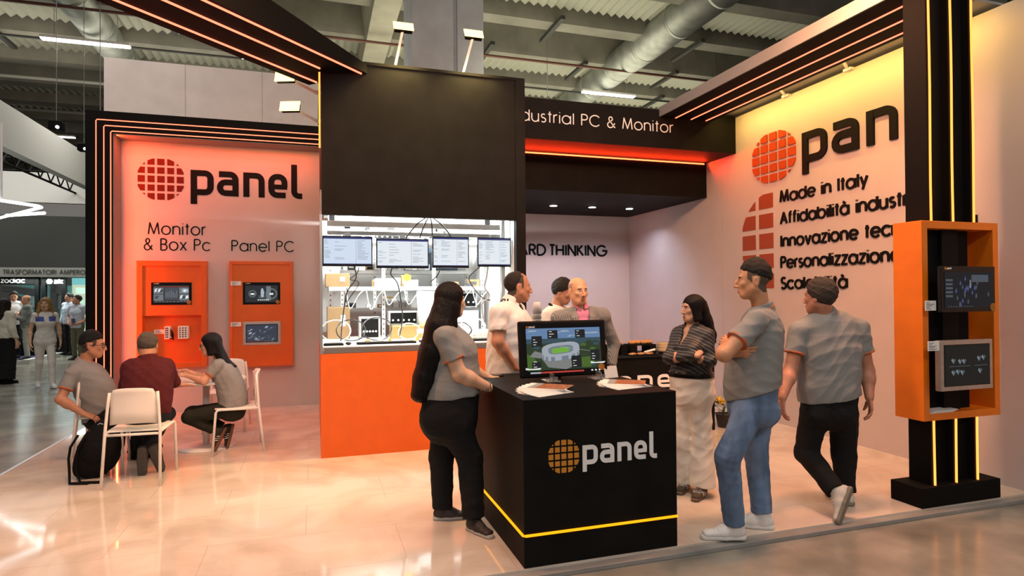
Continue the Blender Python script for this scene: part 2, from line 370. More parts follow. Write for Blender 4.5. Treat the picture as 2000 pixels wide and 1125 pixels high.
HALLF = mat('polished_concrete_floor', (.27, .255, .215), .20, var=.34, vscale=2.2)
struct(box('floor_stand', tile_mat(), -2.73, 6.2, 3.44, 10.2, -.04, 0))
struct(box('floor_hall', HALLF, -40, 40, -6, 60, -.12, -.042))
struct(box('trim_1', mat('floor_edge_trim', (.28, .275, .26), .45, var=.15, vscale=4), -2.75, 6.2, 3.37, 3.44, -.042, -.012, bev=.004))
struct(box('trim_2', METAL, -2.755, -2.73, 3.37, 10.2, -.042, 0.002))
# ------------------------------------------------------------------ stand walls
struct(box('wall_left', WALLW, -2.53, 1.0, 9.65, 9.72, 0, 4.0))
struct(box('wall_back', WALLW, 1.0, 5.52, 10.0, 10.08, 0, 4.0))
mb = MB(); mb.box(5.447, 5.52, 7.318, 10.0, 0, 3.99); mb.box(5.447, 5.52, 2.2, 7.312, 0, 3.99); mb.box(5.452, 5.52, 7.312, 7.318, 0, 3.99)
struct(mb.build('wall_right', WALLW))
# white soffit panel between the lit header and the right wall
# ------------------------------------------------------------------ left lit frame
t = thing('lit_portal', 'black portal frame with three nested orange light lines round the left display wall', 'frame', (-1.4, 9.3, 0))
mb = MB(); mb.box(-2.836, -2.525, 9.3, 9.72, 0, 4.066); mb.box(-2.525, .07, 9.3, 9.72, 3.778, 4.066); mb.build('frame_body', BLACKM, t, bev=.004)
mb = MB(); mb.box(-2.525, -2.515, 9.31, 9.65, 0, 3.77); mb.box(-2.525, .07, 9.31, 9.65, 3.768, 3.778); mb.build('frame_lining', mat('lining_grey', (.20, .185, .18), .7), t)
for (x, z) in ((-2.713, 3.946), (-2.624, 3.872), (-2.546, 3.803)):
    mb = MB(); mb.tube([(x, 9.294, .0), (x, 9.294, z-.015), (x+.015, 9.294, z), (.07, 9.294, z)], .0065, 6); mb.build('light_strip', LEDR, t)
area('frame_glow', (-2.50, 9.38, 2.1), (-.5, 9.42, 2.1), .05, 3.6, 46, (1, .10, .03))
area('frame_glow', (-1.2, 9.38, 3.755), (-1.2, 9.42, 1.5), 2.4, .05, 20, (1, .10, .03))
# ------------------------------------------------------------------ central tower
T0 = 6.418
t = thing('header_box', 'big black upper box of the central tower above the lit workshop window', 'cabinet', (1.1, 6.42, 2.43))
mb = MB(); mb.box(.07, 2.108, T0, 6.50, 2.43, 3.97); mb.box(.07, .12, 6.5, 8.9, 2.69, 3.97); mb.box(2.05, 2.10, 6.51, 8.9, 2.69, 3.97); mb.box(.05, 2.108, T0-.01, 8.9, 3.97, 4.0); mb.build('header_panel', BLACK, t)
mb = MB(); mb.box(.12, 2.05, 6.5, 8.9, 2.69, 2.71); mb.build('bay_ceiling', WHITEP, t)
mb = MB(); mb.box(.045, .062, 6.44, 6.452, 3.1, 3.86); mb.build('light_strip', LEDY, t)  # narrow emissive bar added for the bright line at the upper left edge
tag(MB().box(2.11, 2.22, T0-.008, 6.50, 0, 4.0).build('corner_post', BLACK), 'black corner post at the right edge of the tower', 'post')
t = thing('base_cabinet', 'orange base of the central tower with a grey edged worktop', 'cabinet', (1.1, 6.42, 0))
mb = MB(); mb.box(.07, 2.108, T0, 6.46, 0, 1.034); mb.box(.055, .07, T0, 8.9, 0, 1.034); mb.build('base_panel', ORANGE, t)
mb = MB(); mb.box(.125, 2.05, T0-.004, T0, .0, .955); mb.build('door_panel', ORANGE, t)
mb = MB(); mb.box(.09, 2.108, T0+.005, 6.47, 1.034, 1.10); mb.build('worktop_edge', GREYMET, t, bev=.006)
mb = MB(); mb.box(.075, 2.14, 6.47, 8.1, 1.06, 1.10); mb.build('worktop', WHITEP, t)
tag(MB().box(.055, .07, T0+.03, 8.9, 1.036, 2.68).build('side_pane', mat('clear_acrylic', (.9, .92, .92), .05, trans=.9)), 'clear pane closing the left side of the workshop window', 'pane')
tag(MB().box(.05, .075, T0-.004, T0+.02, 1.036, 2.428).build('window_jamb', METAL), 'thin silver jamb at the left edge of the workshop window', 'jamb')
# ------------------------------------------------------------------ diagonal lit beam
t = thing('lit_beam', 'black diagonal header beam with three orange light lines meeting the tower top', 'beam', (-1.5, 4.6, 3.88))
D = Vector((-.7071, -.7071, 0)); L_ = 3.6
def along(p, s, dz=0): return Vector(p)+D*s+Vector((0, 0, dz))
a, b = Vector((.52, T0-.002, 3.885)), Vector((.058, 6.87, 3.885))
mb = MB(); mb.hull8([a, along(a, L_), along((-.05, 6.95, 3.885), L_), (-.05, 6.95, 3.885), a+Vector((0, 0, .09)), along(a, L_, .53), along((-.05, 6.95, 3.885), L_, .53), (-.05, 6.95, 3.975)]); mb.build('beam_body', BLACKM, t)
for p in ((.462, 6.471-.05, 3.878), (.078, 6.41, 3.878), (.05, 6.84, 3.878)):
    mb = MB(); mb.tube([along(p, .0 if p[0] > .4 else .03), along(p, L_)], .010, 6); mb.build('light_strip', LEDR, t)
# ------------------------------------------------------------------ sign band, dropped header, back counter niche
t = thing('sign_fascia', 'black overhead fascia with white lettering above the niche', 'fascia', (3.8, 7.0, 3.5))
mb = MB(); mb.box(2.22, 5.445, 7.0, 8.2, 3.5, 4.0); mb.build('fascia_panel', BLACK, t)
text('lettering', LETW, 'Industrial PC & Monitor', fr((2.205, 6.999, 3.711), (1, 0, 0), (0, 0, 1)), .136, .0135, .003, t, fit=2.27)
t = thing('dropped_header', 'black lower header with one red light line under the sign fascia', 'header', (4, 7.66, 3.0))
mb = MB(); mb.box(2.22, 5.445, 7.66, 9.995, 3.0, 3.498); mb.build('header_panel', BLACK, t)
mb = MB(); mb.tube([(2.3, 7.648, 3.487), (5.40, 7.648, 3.487)], .009, 6); mb.build('light_strip', LEDB, t)
area('header_glow', (3.85, 7.60, 3.44), (3.85, 7.45, 3.5), 3.1, .02, 30, (1, .035, .006))
for x in (2.88, 3.54, 4.20, 4.86):
    o = thing('downlight', ('round recessed downlight nearest the tower' if x < 3 else {3.54: 'leftmost visible round downlight in the niche ceiling', 4.2: 'middle round downlight in the niche ceiling', 4.86: 'rightmost round downlight in the niche ceiling'}[x]), 'ceiling light', (x, 8.9, 2.985), 'niche downlights')
    mb = MB(); mb.lathe([(.048, 0), (.062, .0), (.064, .014), (.048, .014)], (x, 8.9, 2.985)); mb.build('trim_ring', METAL, o, True)
    mb = MB(); mb.cyl((x, 8.9, 2.981), (x, 8.9, 2.9845), .056); mb.build('lamp_disc', led('downlight_glow', (.95, .97, 1), 14), o)
tag(text('lettering', LETK, 'FORWARD THINKING', fr((2.60, 9.999, 2.292), (1, 0, 0), (0, 0, 1)), .178, .036, .004, fit=2.40, sp=.04), 'black capital lettering on the white back wall of the niche', 'wall lettering')
# ------------------------------------------------------------------ right lit header, column and showcase
t = thing('lit_header', 'black header with three parallel orange light lines leading to the right column', 'beam', (4.7, 5.2, 3.9))
mb = MB(); mb.box(4.285, 5.055, 3.665, 6.998, 3.91, 4.0); mb.build('header_underside', BLACKM, t)
mb = MB(); mb.box(4.28, 5.06, 3.665, 7.4, 4.002, 4.03); mb.box(4.268, 4.285, 3.665, 6.998, 3.908, 4.03); mb.build('header_casing', GREYW, t)
mb = MB(); mb.box(5.06, 5.60, 3.665, 7.6, 4.03, 4.05); mb.build('soffit_panel', GREYW, t)
for x in (4.506, 4.742, 4.971):
    mb = MB(); mb.tube([(x, 3.67, 3.906), (x, 6.99, 3.906)], .0075, 6); mb.build('light_strip', LEDR, t)
for (y, lb) in ((5.9, 'small white lamp arm clamped between header and wall, nearer the niche'), (4.99, 'small white lamp arm clamped between header and wall, nearer the column')):
    o = thing('wall_washer', lb, 'spotlight', (5.3, y, 3.97), 'lamp arms above the right wall')
    mb = MB(); mb.bar((5.06, y-.10, 4.02), (5.40, y+.12, 3.985), .03, .02); mb.build('arm', LETW, o, bev=.004)
    mb = MB(); mb.box(5.385, 5.445, y+.07, y+.17, 3.965, 3.992); mb.build('clamp', LETW, o, bev=.004)
t = thing('lit_column', 'black ribbed column with three vertical amber light lines on a square plinth', 'column', (4.68, 3.55, 0))
mb = MB(); mb.box(4.285, 5.104, 3.436, 3.70, 0, .15); mb.build('plinth', BLACKM, t, bev=.004)
mb = MB(); mb.box(4.43, 4.92, 3.535, 3.66, .15, 5.0); mb.build('column_body', BLACKM, t)
for x in (4.43, 4.655, 4.88):
    mb = MB(); mb.box(x, x+.03, 3.475, 3.535, .15, .645); mb.box(x, x+.03, 3.475, 3.535, 2.15, 5.0); mb.build('rib', BLACKM, t)
    for za, zb in ((.152, .643), (2.152, 5.0)):
        mb = MB(); q = random.random()*6
        mb.tube([(x+.022+.003*math.sin(q+z*4.1), 3.466, z) for z in np.linspace(za, zb, 12)], .0085, 6); mb.build('light_strip', LEDY, t)
area('column_glow', (4.56, 3.45, 3.1), (4.56, 3.6, 3.1), .02, 1.7, .8, (1, .40, .06))
t = thing('wall_showcase', 'orange open display box hung on the ribbed column, holding two screens', 'showcase', (4.72, 3.56, .645))
mb = MB(); mb.box(4.318, 4.378, 3.44, 3.68, .645, 2.148); mb.box(5.064, 5.122, 3.44, 3.68, .645, 2.148); mb.box(4.378, 5.064, 3.44, 3.68, 2.09, 2.148); mb.box(4.378, 5.064, 3.44, 3.68, .645, .70); mb.build('box_frame', ORANGE2, t, bev=.003)
mb = MB(); mb.box(4.378, 5.064, 3.655, 3.68, .70, 2.09); mb.build('back_panel', ORANGE2, t)
mb = MB(); mb.box(4.384, 4.60, 3.60, 3.654, .70, 2.09); mb.box(4.60, 4.77, 3.50, 3.654, .70, 2.09); mb.build('centre_fin', BLACK, t)
tag(box('shoe_box', BLACKM, 4.93, 4.985, 3.50, 3.60, 2.15, 2.19), 'small black block on top of the orange display box', 'block')

# ------------------------------------------------------------------ wall graphics on the right wall (u runs towards the camera)
def FRW(y, z): return fr((5.4465, y, z), (0, -1, 0), (0, 0, 1))
t = thing('wall_logo', 'raised logo with orange globe and black word at the top of the right wall', 'logo', (5.43, 5.5, 3.0))
globe_mb(FRW(6.28, 3.30), 0, 0, .322, .02, kx=1.22).build('globe_emblem', REDLOGO2, t)
word_panel_mb(FRW(5.80, 3.115), 0, 0, .355, 1.93, .025).build('word_lettering', LETK, t)
for tx, y0, z0, ln, lb in (('Made in Italy', 6.165, 2.72, 1.249, 'first raised black line of the slogan list on the right wall'),
        ('Affidabilità industriale', 6.165, 2.452, 2.037, 'second raised black line of the slogan list, just under the first'),
        ('Innovazione tecnologica', 6.165, 2.176, 2.341, 'third raised black line of the slogan list, level with the showcase top'),
        ('Personalizzazione', 6.165, 1.915, 1.611, 'fourth raised black line of the slogan list on the right wall'),
        ('Scalabilità', 6.165, 1.662, 0.980, 'lowest raised black line of the slogan list, behind the walking man')):
    tag(text('slogan_lettering', LETK, tx, FRW(y0, z0),   .132, .025, .012, fit=ln), lb, 'wall lettering', 'slogan lines on the right wall')
mb = globe_mb(FRW(6.28, 2.265), 0, 0, .63, .004, half=True)
tag(mb.build('globe_graphic', mat('logo_red_brown', (.30, .055, .018), .5), loc=(5.446, 6.5, 1.62)), 'large flat red half globe beside the slogan list', 'wall graphic')

# ------------------------------------------------------------------ left wall graphics and display cases
def FLW(x, z): return fr((x, 9.6495, z), (1, 0, 0), (0, 0, 1))
t = thing('wall_logo', 'logo with dark red globe and black word on the left display wall', 'logo', (-1.3, 9.65, 2.95))
globe_mb(FLW(-2.035, 3.256), 0, 0, .302, .004).build('globe_emblem', REDLOGO, t)
word_panel_mb(FLW(-1.66, 3.055), 0, 0, .355, 1.5, .004).build('word_lettering', LETK, t)
for tx, x0, z0, cap, ln, lb in (('Monitor', -2.19, 2.488, .158, .72, 'thin black upper caption line above the left display case'), ('& Box Pc', -2.24, 2.268, .158, .825, 'thin black lower caption line just above the left display case'), ('Panel PC', -1.13, 2.27, .150, .85, 'thin black caption above the right display case')):
    tag(text('caption_lettering', LETK, tx, FLW(x0, z0), cap, .0165, .003, fit=ln), lb, 'wall lettering', 'captions above the display cases')
def mini_screen(fr_, w, h, parent, kind, name='screen'):
    """a dark screen face with picture patches; fr_ origin at the lower left corner of the picture"""
    o, u, v, n = fr_
    mb = MB(); mb.rect(fr_, 0, 0, w, h, .002); s = mb.build(name, led('screen_base_'+kind, {'cam': (.05, .055, .06), 'gauge': (.03, .035, .04), 'map': (.05, .06, .09), 'dark': (.012, .014, .018), 'hearts': (.012, .013, .012)}[kind], .8), parent)
    f2 = (o+n*.0025, u, v, n); mb = MB(); R = random.Random(hash(kind) % 1000 if False else len(kind)*7+int(w*1000))
    pics = [led('px_pale', (.55, .66, .75), .7), led('px_mid', (.22, .27, .30), .7), led('px_dim', (.09, .11, .13), .7), led('px_blue', (.10, .12, .32), .6), led('px_white', (.9, .9, .9), .9), led('px_red', (.5, .05, .02), .6)]
    if kind == 'cam':
        for (a, b) in ((0, .52), (0, .12), (.72, .52), (.72, .12)):
            mb.rect(f2, a*w, b*h, (a+.27)*w, (b+.36)*h, .0006, 1)
            for k in range(4):
                x = (a+.02+.05*k)*w; y = (b+.06+.05*R.random())*h
                mb.poly(f2, [(x, y), (x+.10*w, y+.05*h), (x+.08*w, y+.22*h), (x+.02*w, y+.17*h)], .0012+.0002*k, R.choice((0, 2, 4, 1)))
        mb.rect(f2, .31*w, .18*h, .69*w, .88*h, .0006, 2)
        for k in range(7): mb.rect(f2, (.34+.05*k)*w, .3*h, (.36+.05*k)*w, (.55+.3*R.random())*h, .0012, 1)
        for k in range(9): mb.rect(f2, (.06+.10*k)*w, .04*h, (.10+.10*k)*w, .08*h, .0006, 1)
        mb.rect(f2, .2*w, .92*h, .95*w, .95*h, .0006, 5)
    elif kind == 'gauge':
        for cx, rr_ in ((.22, .2), (.8, .3)):
            for k in range(18):
                a0, a1 = 2*PI*k/18, 2*PI*(k+.7)/18; q = min(w, h)*1.1
                mb.poly(f2, [(cx*w+q*rr_*math.cos(a0), .5*h+q*rr_*math.sin(a0)), (cx*w+q*rr_*math.cos(a1), .5*h+q*rr_*math.sin(a1)), (cx*w+q*rr_*.72*math.cos(a1), .5*h+q*rr_*.72*math.sin(a1)), (cx*w+q*rr_*.72*math.cos(a0), .5*h+q*rr_*.72*math.sin(a0))][::-1] if False else [(cx*w+q*rr_*.72*math.cos(a0), .5*h+q*rr_*.72*math.sin(a0)), (cx*w+q*rr_*math.cos(a0), .5*h+q*rr_*math.sin(a0)), (cx*w+q*rr_*math.cos(a1), .5*h+q*rr_*math.sin(a1)), (cx*w+q*rr_*.72*math.cos(a1), .5*h+q*rr_*.72*math.sin(a1))], .0006, 1)
            mb.rect(f2, (cx-.06)*w, .44*h, (cx+.06)*w, .54*h, .0006, 4)
        mb.poly(f2, [(.48*w, .3*h), (.56*w, .3*h), (.58*w, .6*h), (.54*w, .82*h), (.49*w, .82*h), (.47*w, .6*h)], .0012, 0)
        mb.rect(f2, .64*w, .1*h, .78*w, .95*h, .0004, 1)
        for k in range(6): mb.rect(f2, (.38+.06*k)*w, .1*h, (.41+.06*k)*w, .18*h, .0006, 4)
        for k in range(3): mb.rect(f2, .40*w, (.25+.06*k)*h, .62*w, (.27+.06*k)*h, .0005, 1)
    elif kind == 'map':
        for k in range(34):
            x, y = R.random()*.85*w, R.random()*.8*h; a = R.random()*3; q = (.04+.08*R.random())*w
            mb.poly(f2, [(x, y), (x+q, y+q*.35), (x+q*.8, y+q*.75), (x+.1*q, y+q*.5)], .0004+.00005*k, R.choice((0, 1, 2, 3, 1)))
        for s_ in (1, -1): mb.poly(f2, [(.1*w, (.5-s_*.35)*h), (.12*w, (.5-s_*.35)*h-.02*h), (.92*w, (.5+s_*.35)*h), (.9*w, (.5+s_*.35)*h+.02*h)], .0026, 2)
        for k in range(8): mb.rect(f2, (.05+.11*k)*w, .01*h, (.09+.11*k)*w, .05*h, .0028, 5 if k < 5 else 1)
    elif kind == 'dark':
        for k in range(26):
            x = (.5+.22*R.gauss(0, .8))*w; y = (.42+.16*R.gauss(0, 1))*h; x = min(max(x, .05*w), .9*w); y = min(max(y, .08*h), .85*h); q = .03*w
            mb.poly(f2, [(x, y-q), (x+q*.6, y), (x, y+q*1.6), (x-q*.6, y)], .0004+.00005*k, R.choice((2, 3, 3, 3)))
        for k in range(5): mb.rect(f2, .02*w, (.3+.11*k)*h, .16*w, (.36+.11*k)*h, .0006, 2)
        mb.rect(f2, .55*w, .72*h, .9*w, .92*h, .0004, 2); mb.rect(f2, .51*w, .55*h, .53*w, .78*h, .0024, 1)
        for k in range(10): mb.rect(f2, (.06+.055*k)*w, .03*h, (.085+.055*k)*w, .055*h, .0006, 2)
    else:
        for (cx, cy) in ((.18, .62), (.33, .6), (.42, .6), (.76, .66), (.86, .68), (.18, .32), (.28, .34), (.38, .32), (.78, .34)):
            q = .05*w; mb.poly(f2, [(cx*w, cy*h-q), (cx*w+q, cy*h+.2*q), (cx*w+.5*q, cy*h+.8*q), (cx*w, cy*h+.3*q)], .0008, 2); mb.poly(f2, [(cx*w, cy*h-q), (cx*w, cy*h+.3*q), (cx*w-.5*q, cy*h+.8*q), (cx*w-q, cy*h+.2*q)], .0008, 1)
        mb.rect(f2, .08*w, .47*h, .56*w, .485*h, .0005, 2); mb.rect(f2, .65*w, .47*h, .95*w, .485*h, .0005, 2)
    mb.build('picture', pics, s)
    return s
def flat_monitor(name, label, fr_, w, h, d, bezel, frame_m, kind, logo=True, tabs=True):
    """fr_ origin = lower left corner of the front face, n towards the viewer"""
    o, u, v, n = fr_; c = o+u*(w/2)-n*d
    t = thing(name, label, 'monitor', tuple(c))
    mb = MB(); mb.poly((o-n*d, u, v, n), [(0, 0), (w, 0), (w, h), (0, h)], d); mb.build('housing', frame_m, t, bev=.004)
    if frame_m is not BLACKG:
        mb = MB(); mb.rect((o+n*.0002, u, v, n), bezel*.8, bezel*.8, w-bezel*.8, h-bezel*.8, .001); mb.build('glass', SCREENK, t)
    mini_screen((o+u*bezel+v*bezel+n*.0015, u, v, n), w-2*bezel, h-2*bezel-(.012 if logo else 0), t, kind)
    if logo:
        q = h*.052; f2 = (o+n*.001, u, v, n)
        globe_mb((o+u*(bezel+q*.6)+v*(h-bezel*.55)+n*.001, u, v, n), 0, 0, q*.6, .001).build('globe_emblem', AMBERLOGO, t)
        word_panel_mb((o+u*(bezel+q*1.5)+v*(h-bezel*.55-q*.35)+n*.001, u, v, n), 0, 0, q*.65, q*2.6, .001).build('word_lettering', LETW, t)
        if tabs: globe_mb((o+u*(w-bezel*1.05)+v*(bezel*1.05)+n*.0045, u, v, n), 0, 0, h*.09, .001).build('corner_emblem', AMBERLOGO, t)
    return t
def card(label, x0, x1, z0, z1, y, group='small white price cards'):
    t = thing('price_card', label, 'card', ((x0+x1)/2, y, z0), group)
    MB().box(x0, x1, y, y+.003, z0, z1).build('card_sheet', PAPER, t)
    mb = MB(); R = random.Random(int(z0*999))
    for k in range(5):
        zz = z1-(z1-z0)*(.2+.16*k); mb.box(x0+.1*(x1-x0), x0+(x1-x0)*(.35+.5*R.random()), y-.0008, y, zz-.0018, zz+.0018)
    mb.build('print', DARK, t)
    return t
# case 1: monitor over an open niche
t = thing('display_case', 'orange wall display case with a monitor above an open niche', 'display case', (-1.87, 9.6, .65))
x0, x1, z0, z1, yf = -2.302, -1.440, .64, 2.112, 9.50
mb = MB(); mb.box(x0, x0+.07, yf, 9.65, z0, z1); mb.box(x1-.07, x1, yf, 9.65, z0, z1); mb.box(x0+.07, x1-.07, yf, 9.65, z1-.07, z1); mb.box(x0+.07, x1-.07, yf, 9.65, z0, z0+.07); mb.build('case_frame', ORANGE, t, bev=.003)
mb = MB(); mb.box(x0+.07, x1-.07, yf+.02, 9.645, 1.36, z1-.07); mb.build('upper_panel', ORANGE, t)
mb = MB(); mb.box(x0+.07, x1-.07, 9.62, 9.645, z0+.07, 1.36); mb.build('niche_back', ORANGE, t)
flat_monitor('wall_monitor', 'black touch monitor showing camera views in the left display case', fr((-2.13, 9.515, 1.505), (1, 0, 0), (0, 0, 1)), .50, .31, .02, .032, BLACKG, 'cam')
for k, (bx, lb) in enumerate(((-1.965, 'left small white box computer in the orange niche'), (-1.80, 'right small white box computer in the orange niche'))):
    b = thing('box_computer', lb, 'computer', (bx+.06, 9.52, 1.03), 'box computers in the niche')
    w_ = .075 if k == 0 else .13
    MB().box(bx, bx+w_, 9.50, 9.615, 1.035, 1.21).build('housing', WHITEP, b, bev=.004)
    mb = MB()
    for i in range(5):
        for j in range(2 if k == 0 else 3): mb.box(bx+w_*.15+j*w_*.27, bx+w_*.15+j*w_*.27+.014, 9.497, 9.50, 1.055+i*.03, 1.072+i*.03)
    mb.build('ports', BLACKM, b)
mb = MB()
for k in range(5): mb.tube([(-1.89, 9.49, 1.17-.02*k), (-1.865, 9.46, 1.15-.02*k), (-1.845, 9.455, 1.10-.02*k), (-1.86, 9.47, 1.04), (-1.90, 9.49, 1.045)], .006, 6)
tag(mb.build('cable_bundle', BLACKM, smooth=True), 'black cable bundle between the two white box computers', 'cable')
card('white card beside the box computers in the orange niche', -2.115, -1.99, 1.105, 1.165, 9.612)
# case 2: two panel computers
t = thing('display_case', 'orange wall display case holding two small screens one above the other', 'display case', (-.72, 9.6, .61))
x0, x1, z0, z1, yf = -1.150, -.300, .61, 2.116, 9.50
mb = MB(); mb.box(x0, x0+.045, yf, 9.65, z0, z1); mb.box(x1-.045, x1, yf, 9.65, z0, z1); mb.box(x0+.045, x1-.045, yf, 9.65, z1-.045, z1); mb.box(x0+.045, x1-.045, yf, 9.65, z0, z0+.045); mb.build('case_frame', ORANGE, t, bev=.003)
mb = MB(); mb.box(x0+.045, x1-.045, yf+.02, 9.645, z0+.045, z1-.045); mb.build('front_panel', ORANGE, t)
flat_monitor('wall_monitor', 'black panel screen showing gauges in the right display case', fr((-.975, 9.515, 1.497), (1, 0, 0), (0, 0, 1)), .50, .318, .02, .032, BLACKG, 'gauge')
flat_monitor('wall_monitor', 'silver framed panel screen low in the right display case', fr((-.975, 9.51, .918), (1, 0, 0), (0, 0, 1)), .505, .333, .03, .048, STEEL, 'map', logo=False)
card('white card left of the gauge screen', -1.13, -.995, 1.77, 1.83, 9.49); card('white card left of the silver framed screen', -1.13, -.995, 1.19, 1.25, 9.49)
# screens in the right showcase
flat_monitor('showcase_monitor', 'black touch screen mounted high in the orange showcase', fr((4.353, 3.32, 1.462), (1, 0, 0), (0, 0, 1)), .552, .338, .03, .03, BLACKG, 'dark')
flat_monitor('showcase_monitor', 'silver framed screen mounted low in the orange showcase', fr((4.338, 3.32, .885), (1, 0, 0), (0, 0, 1)), .530, .370, .045, .04, STEEL, 'hearts', logo=False)
for z in (1.63, 1.07):
    o = tag(box('mounting_arm', BLACKM, 4.60, 4.75, 3.35, 3.50, z-.09, z+.09, bev=.004), 'black bracket behind the %s showcase screen' % ('upper' if z > 1.3 else 'lower'), 'bracket')
card('white card left of the upper showcase screen', 4.245, 4.352, 1.475, 1.548, 3.36); card('white card left of the silver showcase screen', 4.215, 4.325, 1.185, 1.255, 3.32)
for k in range(5):
    tag(box('leaflet', PAPER, 4.375+.012*k, 4.61+.014*k, 3.435, 3.56, .7005+.004*k, .7035+.004*k), 'white leaflet lying in the bottom of the orange showcase', 'leaflet', 'leaflets in the showcase')
# ------------------------------------------------------------------ front counter
CX0, CX1, CY0, CY1, CZ = 1.17, 2.205, 3.448, 4.66, .991
t = thing('reception_counter', 'black cube reception counter with a white word logo and amber light line', 'counter', (1.69, 4.05, 0))
mb = MB(); mb.box(CX0, CX1, CY0, CY1, .197, CZ); mb.build('counter_body', BLACK, t, bev=.002)
mb = MB(); mb.box(CX0, CX1, CY0, CY1, 0, .187); mb.build('counter_plinth', BLACK, t, bev=.002)
mb = MB(); mb.box(CX0+.006, CX1-.006, CY0+.006, CY1-.006, .186, .198); mb.build('light_gap', BLACKM, t)
mb = MB(); e = .004; mb.tube([(CX0-e, CY1, .192), (CX0-e, CY0+.01, .192), (CX0+.01, CY0-e, .192), (CX1, CY0-e, .192)], .0085, 6); mb.build('light_strip', LEDC, t)
FC = lambda x, z: fr((x, CY0-.0005, z), (1, 0, 0), (0, 0, 1))
globe_mb(FC(1.425, .640), 0, 0, .104, .002).build('globe_emblem', AMBERLOGO, t)
word_panel_mb(FC(1.548, .577), 0, 0, .118, .515, .002).build('word_lettering', LETW, t)

# touch monitor on clear stand, tilted back
t = thing('touch_monitor', 'large black touch monitor on the counter showing a stadium from above', 'monitor', (1.75, 4.15, .991))
o = Vector((1.385, 4.12, 1.022)); u = Vector((1, .035, 0)).normalized(); v = Vector((-.035*.12, .12, 1)); v = (v-u*v.dot(u)).normalized(); n = u.cross(v)
W_, H_ = .690, .405
mb = MB(); mb.poly((o-n*.045, u, v, n), [(0, 0), (W_, 0), (W_, H_), (0, H_)], .045); mb.build('housing', BLACK, t, bev=.012)
q = .026; mb = MB(); mb.rect((o+n*.0003, u, v, n), q, q, W_-q, H_-q, .001); mb.build('glass', SCREENK, t)
px, py, pw, ph = .05, .05, .59, .30
F0 = (o+u*px+v*py+n*.0018, u, v, n)
SC = [led('pic_sky', (.16, .28, .50), .75), led('pic_cloud', (.38, .48, .60), .75), led('pic_wood', (.035, .06, .03), .75), led('pic_grass', (.08, .17, .03), .75), led('pic_road', (.26, .27, .26), .75),
      led('pic_roof', (.42, .46, .52), .8), led('pic_roof_shade', (.20, .24, .30), .8), led('pic_pitch', (.20, .48, .06), .8), led('pic_box', (.015, .02, .025), .7), led('pic_white', (.9, .9, .9), .9), led('pic_red', (.55, .06, .045), .8), led('pic_far', (.05, .10, .13), .75)]
mb = MB(); RR = random.Random(3)
mb.rect(F0, 0, .22, pw, ph, .0003, 0); mb.rect(F0, 0, 0, pw, .22, .0003, 2)
F1 = (F0[0]+n*.0004, u, v, n)
for k in range(14): a = RR.random()*pw*.85; b = .225+RR.random()*.06; mb.poly(F1, [(a, b), (a+.08, b+.002), (a+.07, b+.012), (a+.02, b+.014)], .0001+.00002*k, 1 if k % 2 else 0)
mb.rect(F1, 0, .19, pw, .225, .0006, 11)
for k in range(26): a = RR.random()*pw*.93; b = .02+RR.random()*.17; mb.poly(F1, [(a, b), (a+.04, b-.006), (a+.055, b+.012), (a+.015, b+.02)], .0007+.00001*k, RR.choice((3, 2, 2, 11)))
F2 = (F0[0]+n*.0016, u, v, n)
mb.poly(F2, [(0, 0), (.11, 0), (.05, .10), (0, .12)], .0002, 3); mb.poly(F2, [(.36, .01), (.5, .01), (.56, .09), (.40, .08)], .0002, 3)
mb.poly(F2, [(.10, .10), (.16, .02), (.30, .0), (.36, .02), (.34, .075), (.2, .11)], .0004, 4); mb.poly(F2, [(.02, .10), (.10, .085), (.13, .12), (.06, .14)], .0004, 4)
def ell(cx, cy, a, b, rot=0., m=28, p=3.0):
    r_ = []
    for k in range(m):
        t_ = 2*PI*k/m; c_, s_ = math.cos(t_), math.sin(t_); x = a*abs(c_)**(2/p)*(1 if c_ >= 0 else -1); y = b*abs(s_)**(2/p)*(1 if s_ >= 0 else -1)
        r_.append((cx+x*math.cos(rot)-y*math.sin(rot), cy+x*math.sin(rot)+y*math.cos(rot)))
    return r_
def wallring(cx, cy, a, b, drop, m_i, zz):
    E_ = ell(cx, cy, a, b, .08); 
    for k in range(len(E_)):
        p, q_ = E_[k-1], E_[k]
        mb.poly((F0[0]+n*zz, u, v, n), [(p[0], p[1]-drop), (q_[0], q_[1]-drop), q_, p] if p[0] < q_[0] else [(q_[0], q_[1]-drop), (p[0], p[1]-drop), p, q_], .0001, m_i if k % 2 else 6)
wallring(.265, .145, .148, .048, .030, 5, .0022)
mb.poly((F0[0]+n*.0026, u, v, n), ell(.265, .145, .150, .050, .08), .0002, 5)
mb.poly((F0[0]+n*.0030, u, v, n), ell(.265, .143, .100, .030, .08), .0002, 6)
mb.poly((F0[0]+n*.0034, u, v, n), ell(.262, .139, .068, .019, .08, p=6), .0002, 7)
F3 = (F0[0]+n*.0038, u, v, n)
for (a, b, c, d) in ((.04, .17, .12, .245), (.165, .225, .245, .285), (.385, .225, .465, .285), (.035, .012, .105, .06), (.345, .01, .425, .095), (.50, .055, .575, .135)):
    mb.rect(F3, a, b, c, d, .0003, 8)
    for k in range(3): mb.rect((F3[0]+n*.0004, u, v, n), a+.012, b+.012+k*.018, a+.02+.03*RR.random(), b+.016+k*.018, .0002, 9)
mb.poly(F3, [(.26, .163), (.50, .125), (.50, .127), (.26, .166)], .0002, 5)
mb.rect(F3, .02, -.022, .10, -.010, .0003, 5); mb.rect(F3, .10, -.022, .44, -.010, .0003, 10)
for (a, b, w__) in ((-.015, .008, .12), (.50, .035, .12)): mb.poly(F3, [(a, b), (a+w__*.9, b-.002), (a+w__, b+.010), (a+w__*.3, b+.006), (a, b+.014)], .0004, 9)
for k in range(3): mb.rect(F3, .50+.03*k, -.02, .515+.03*k, -.01, .0003, 9)
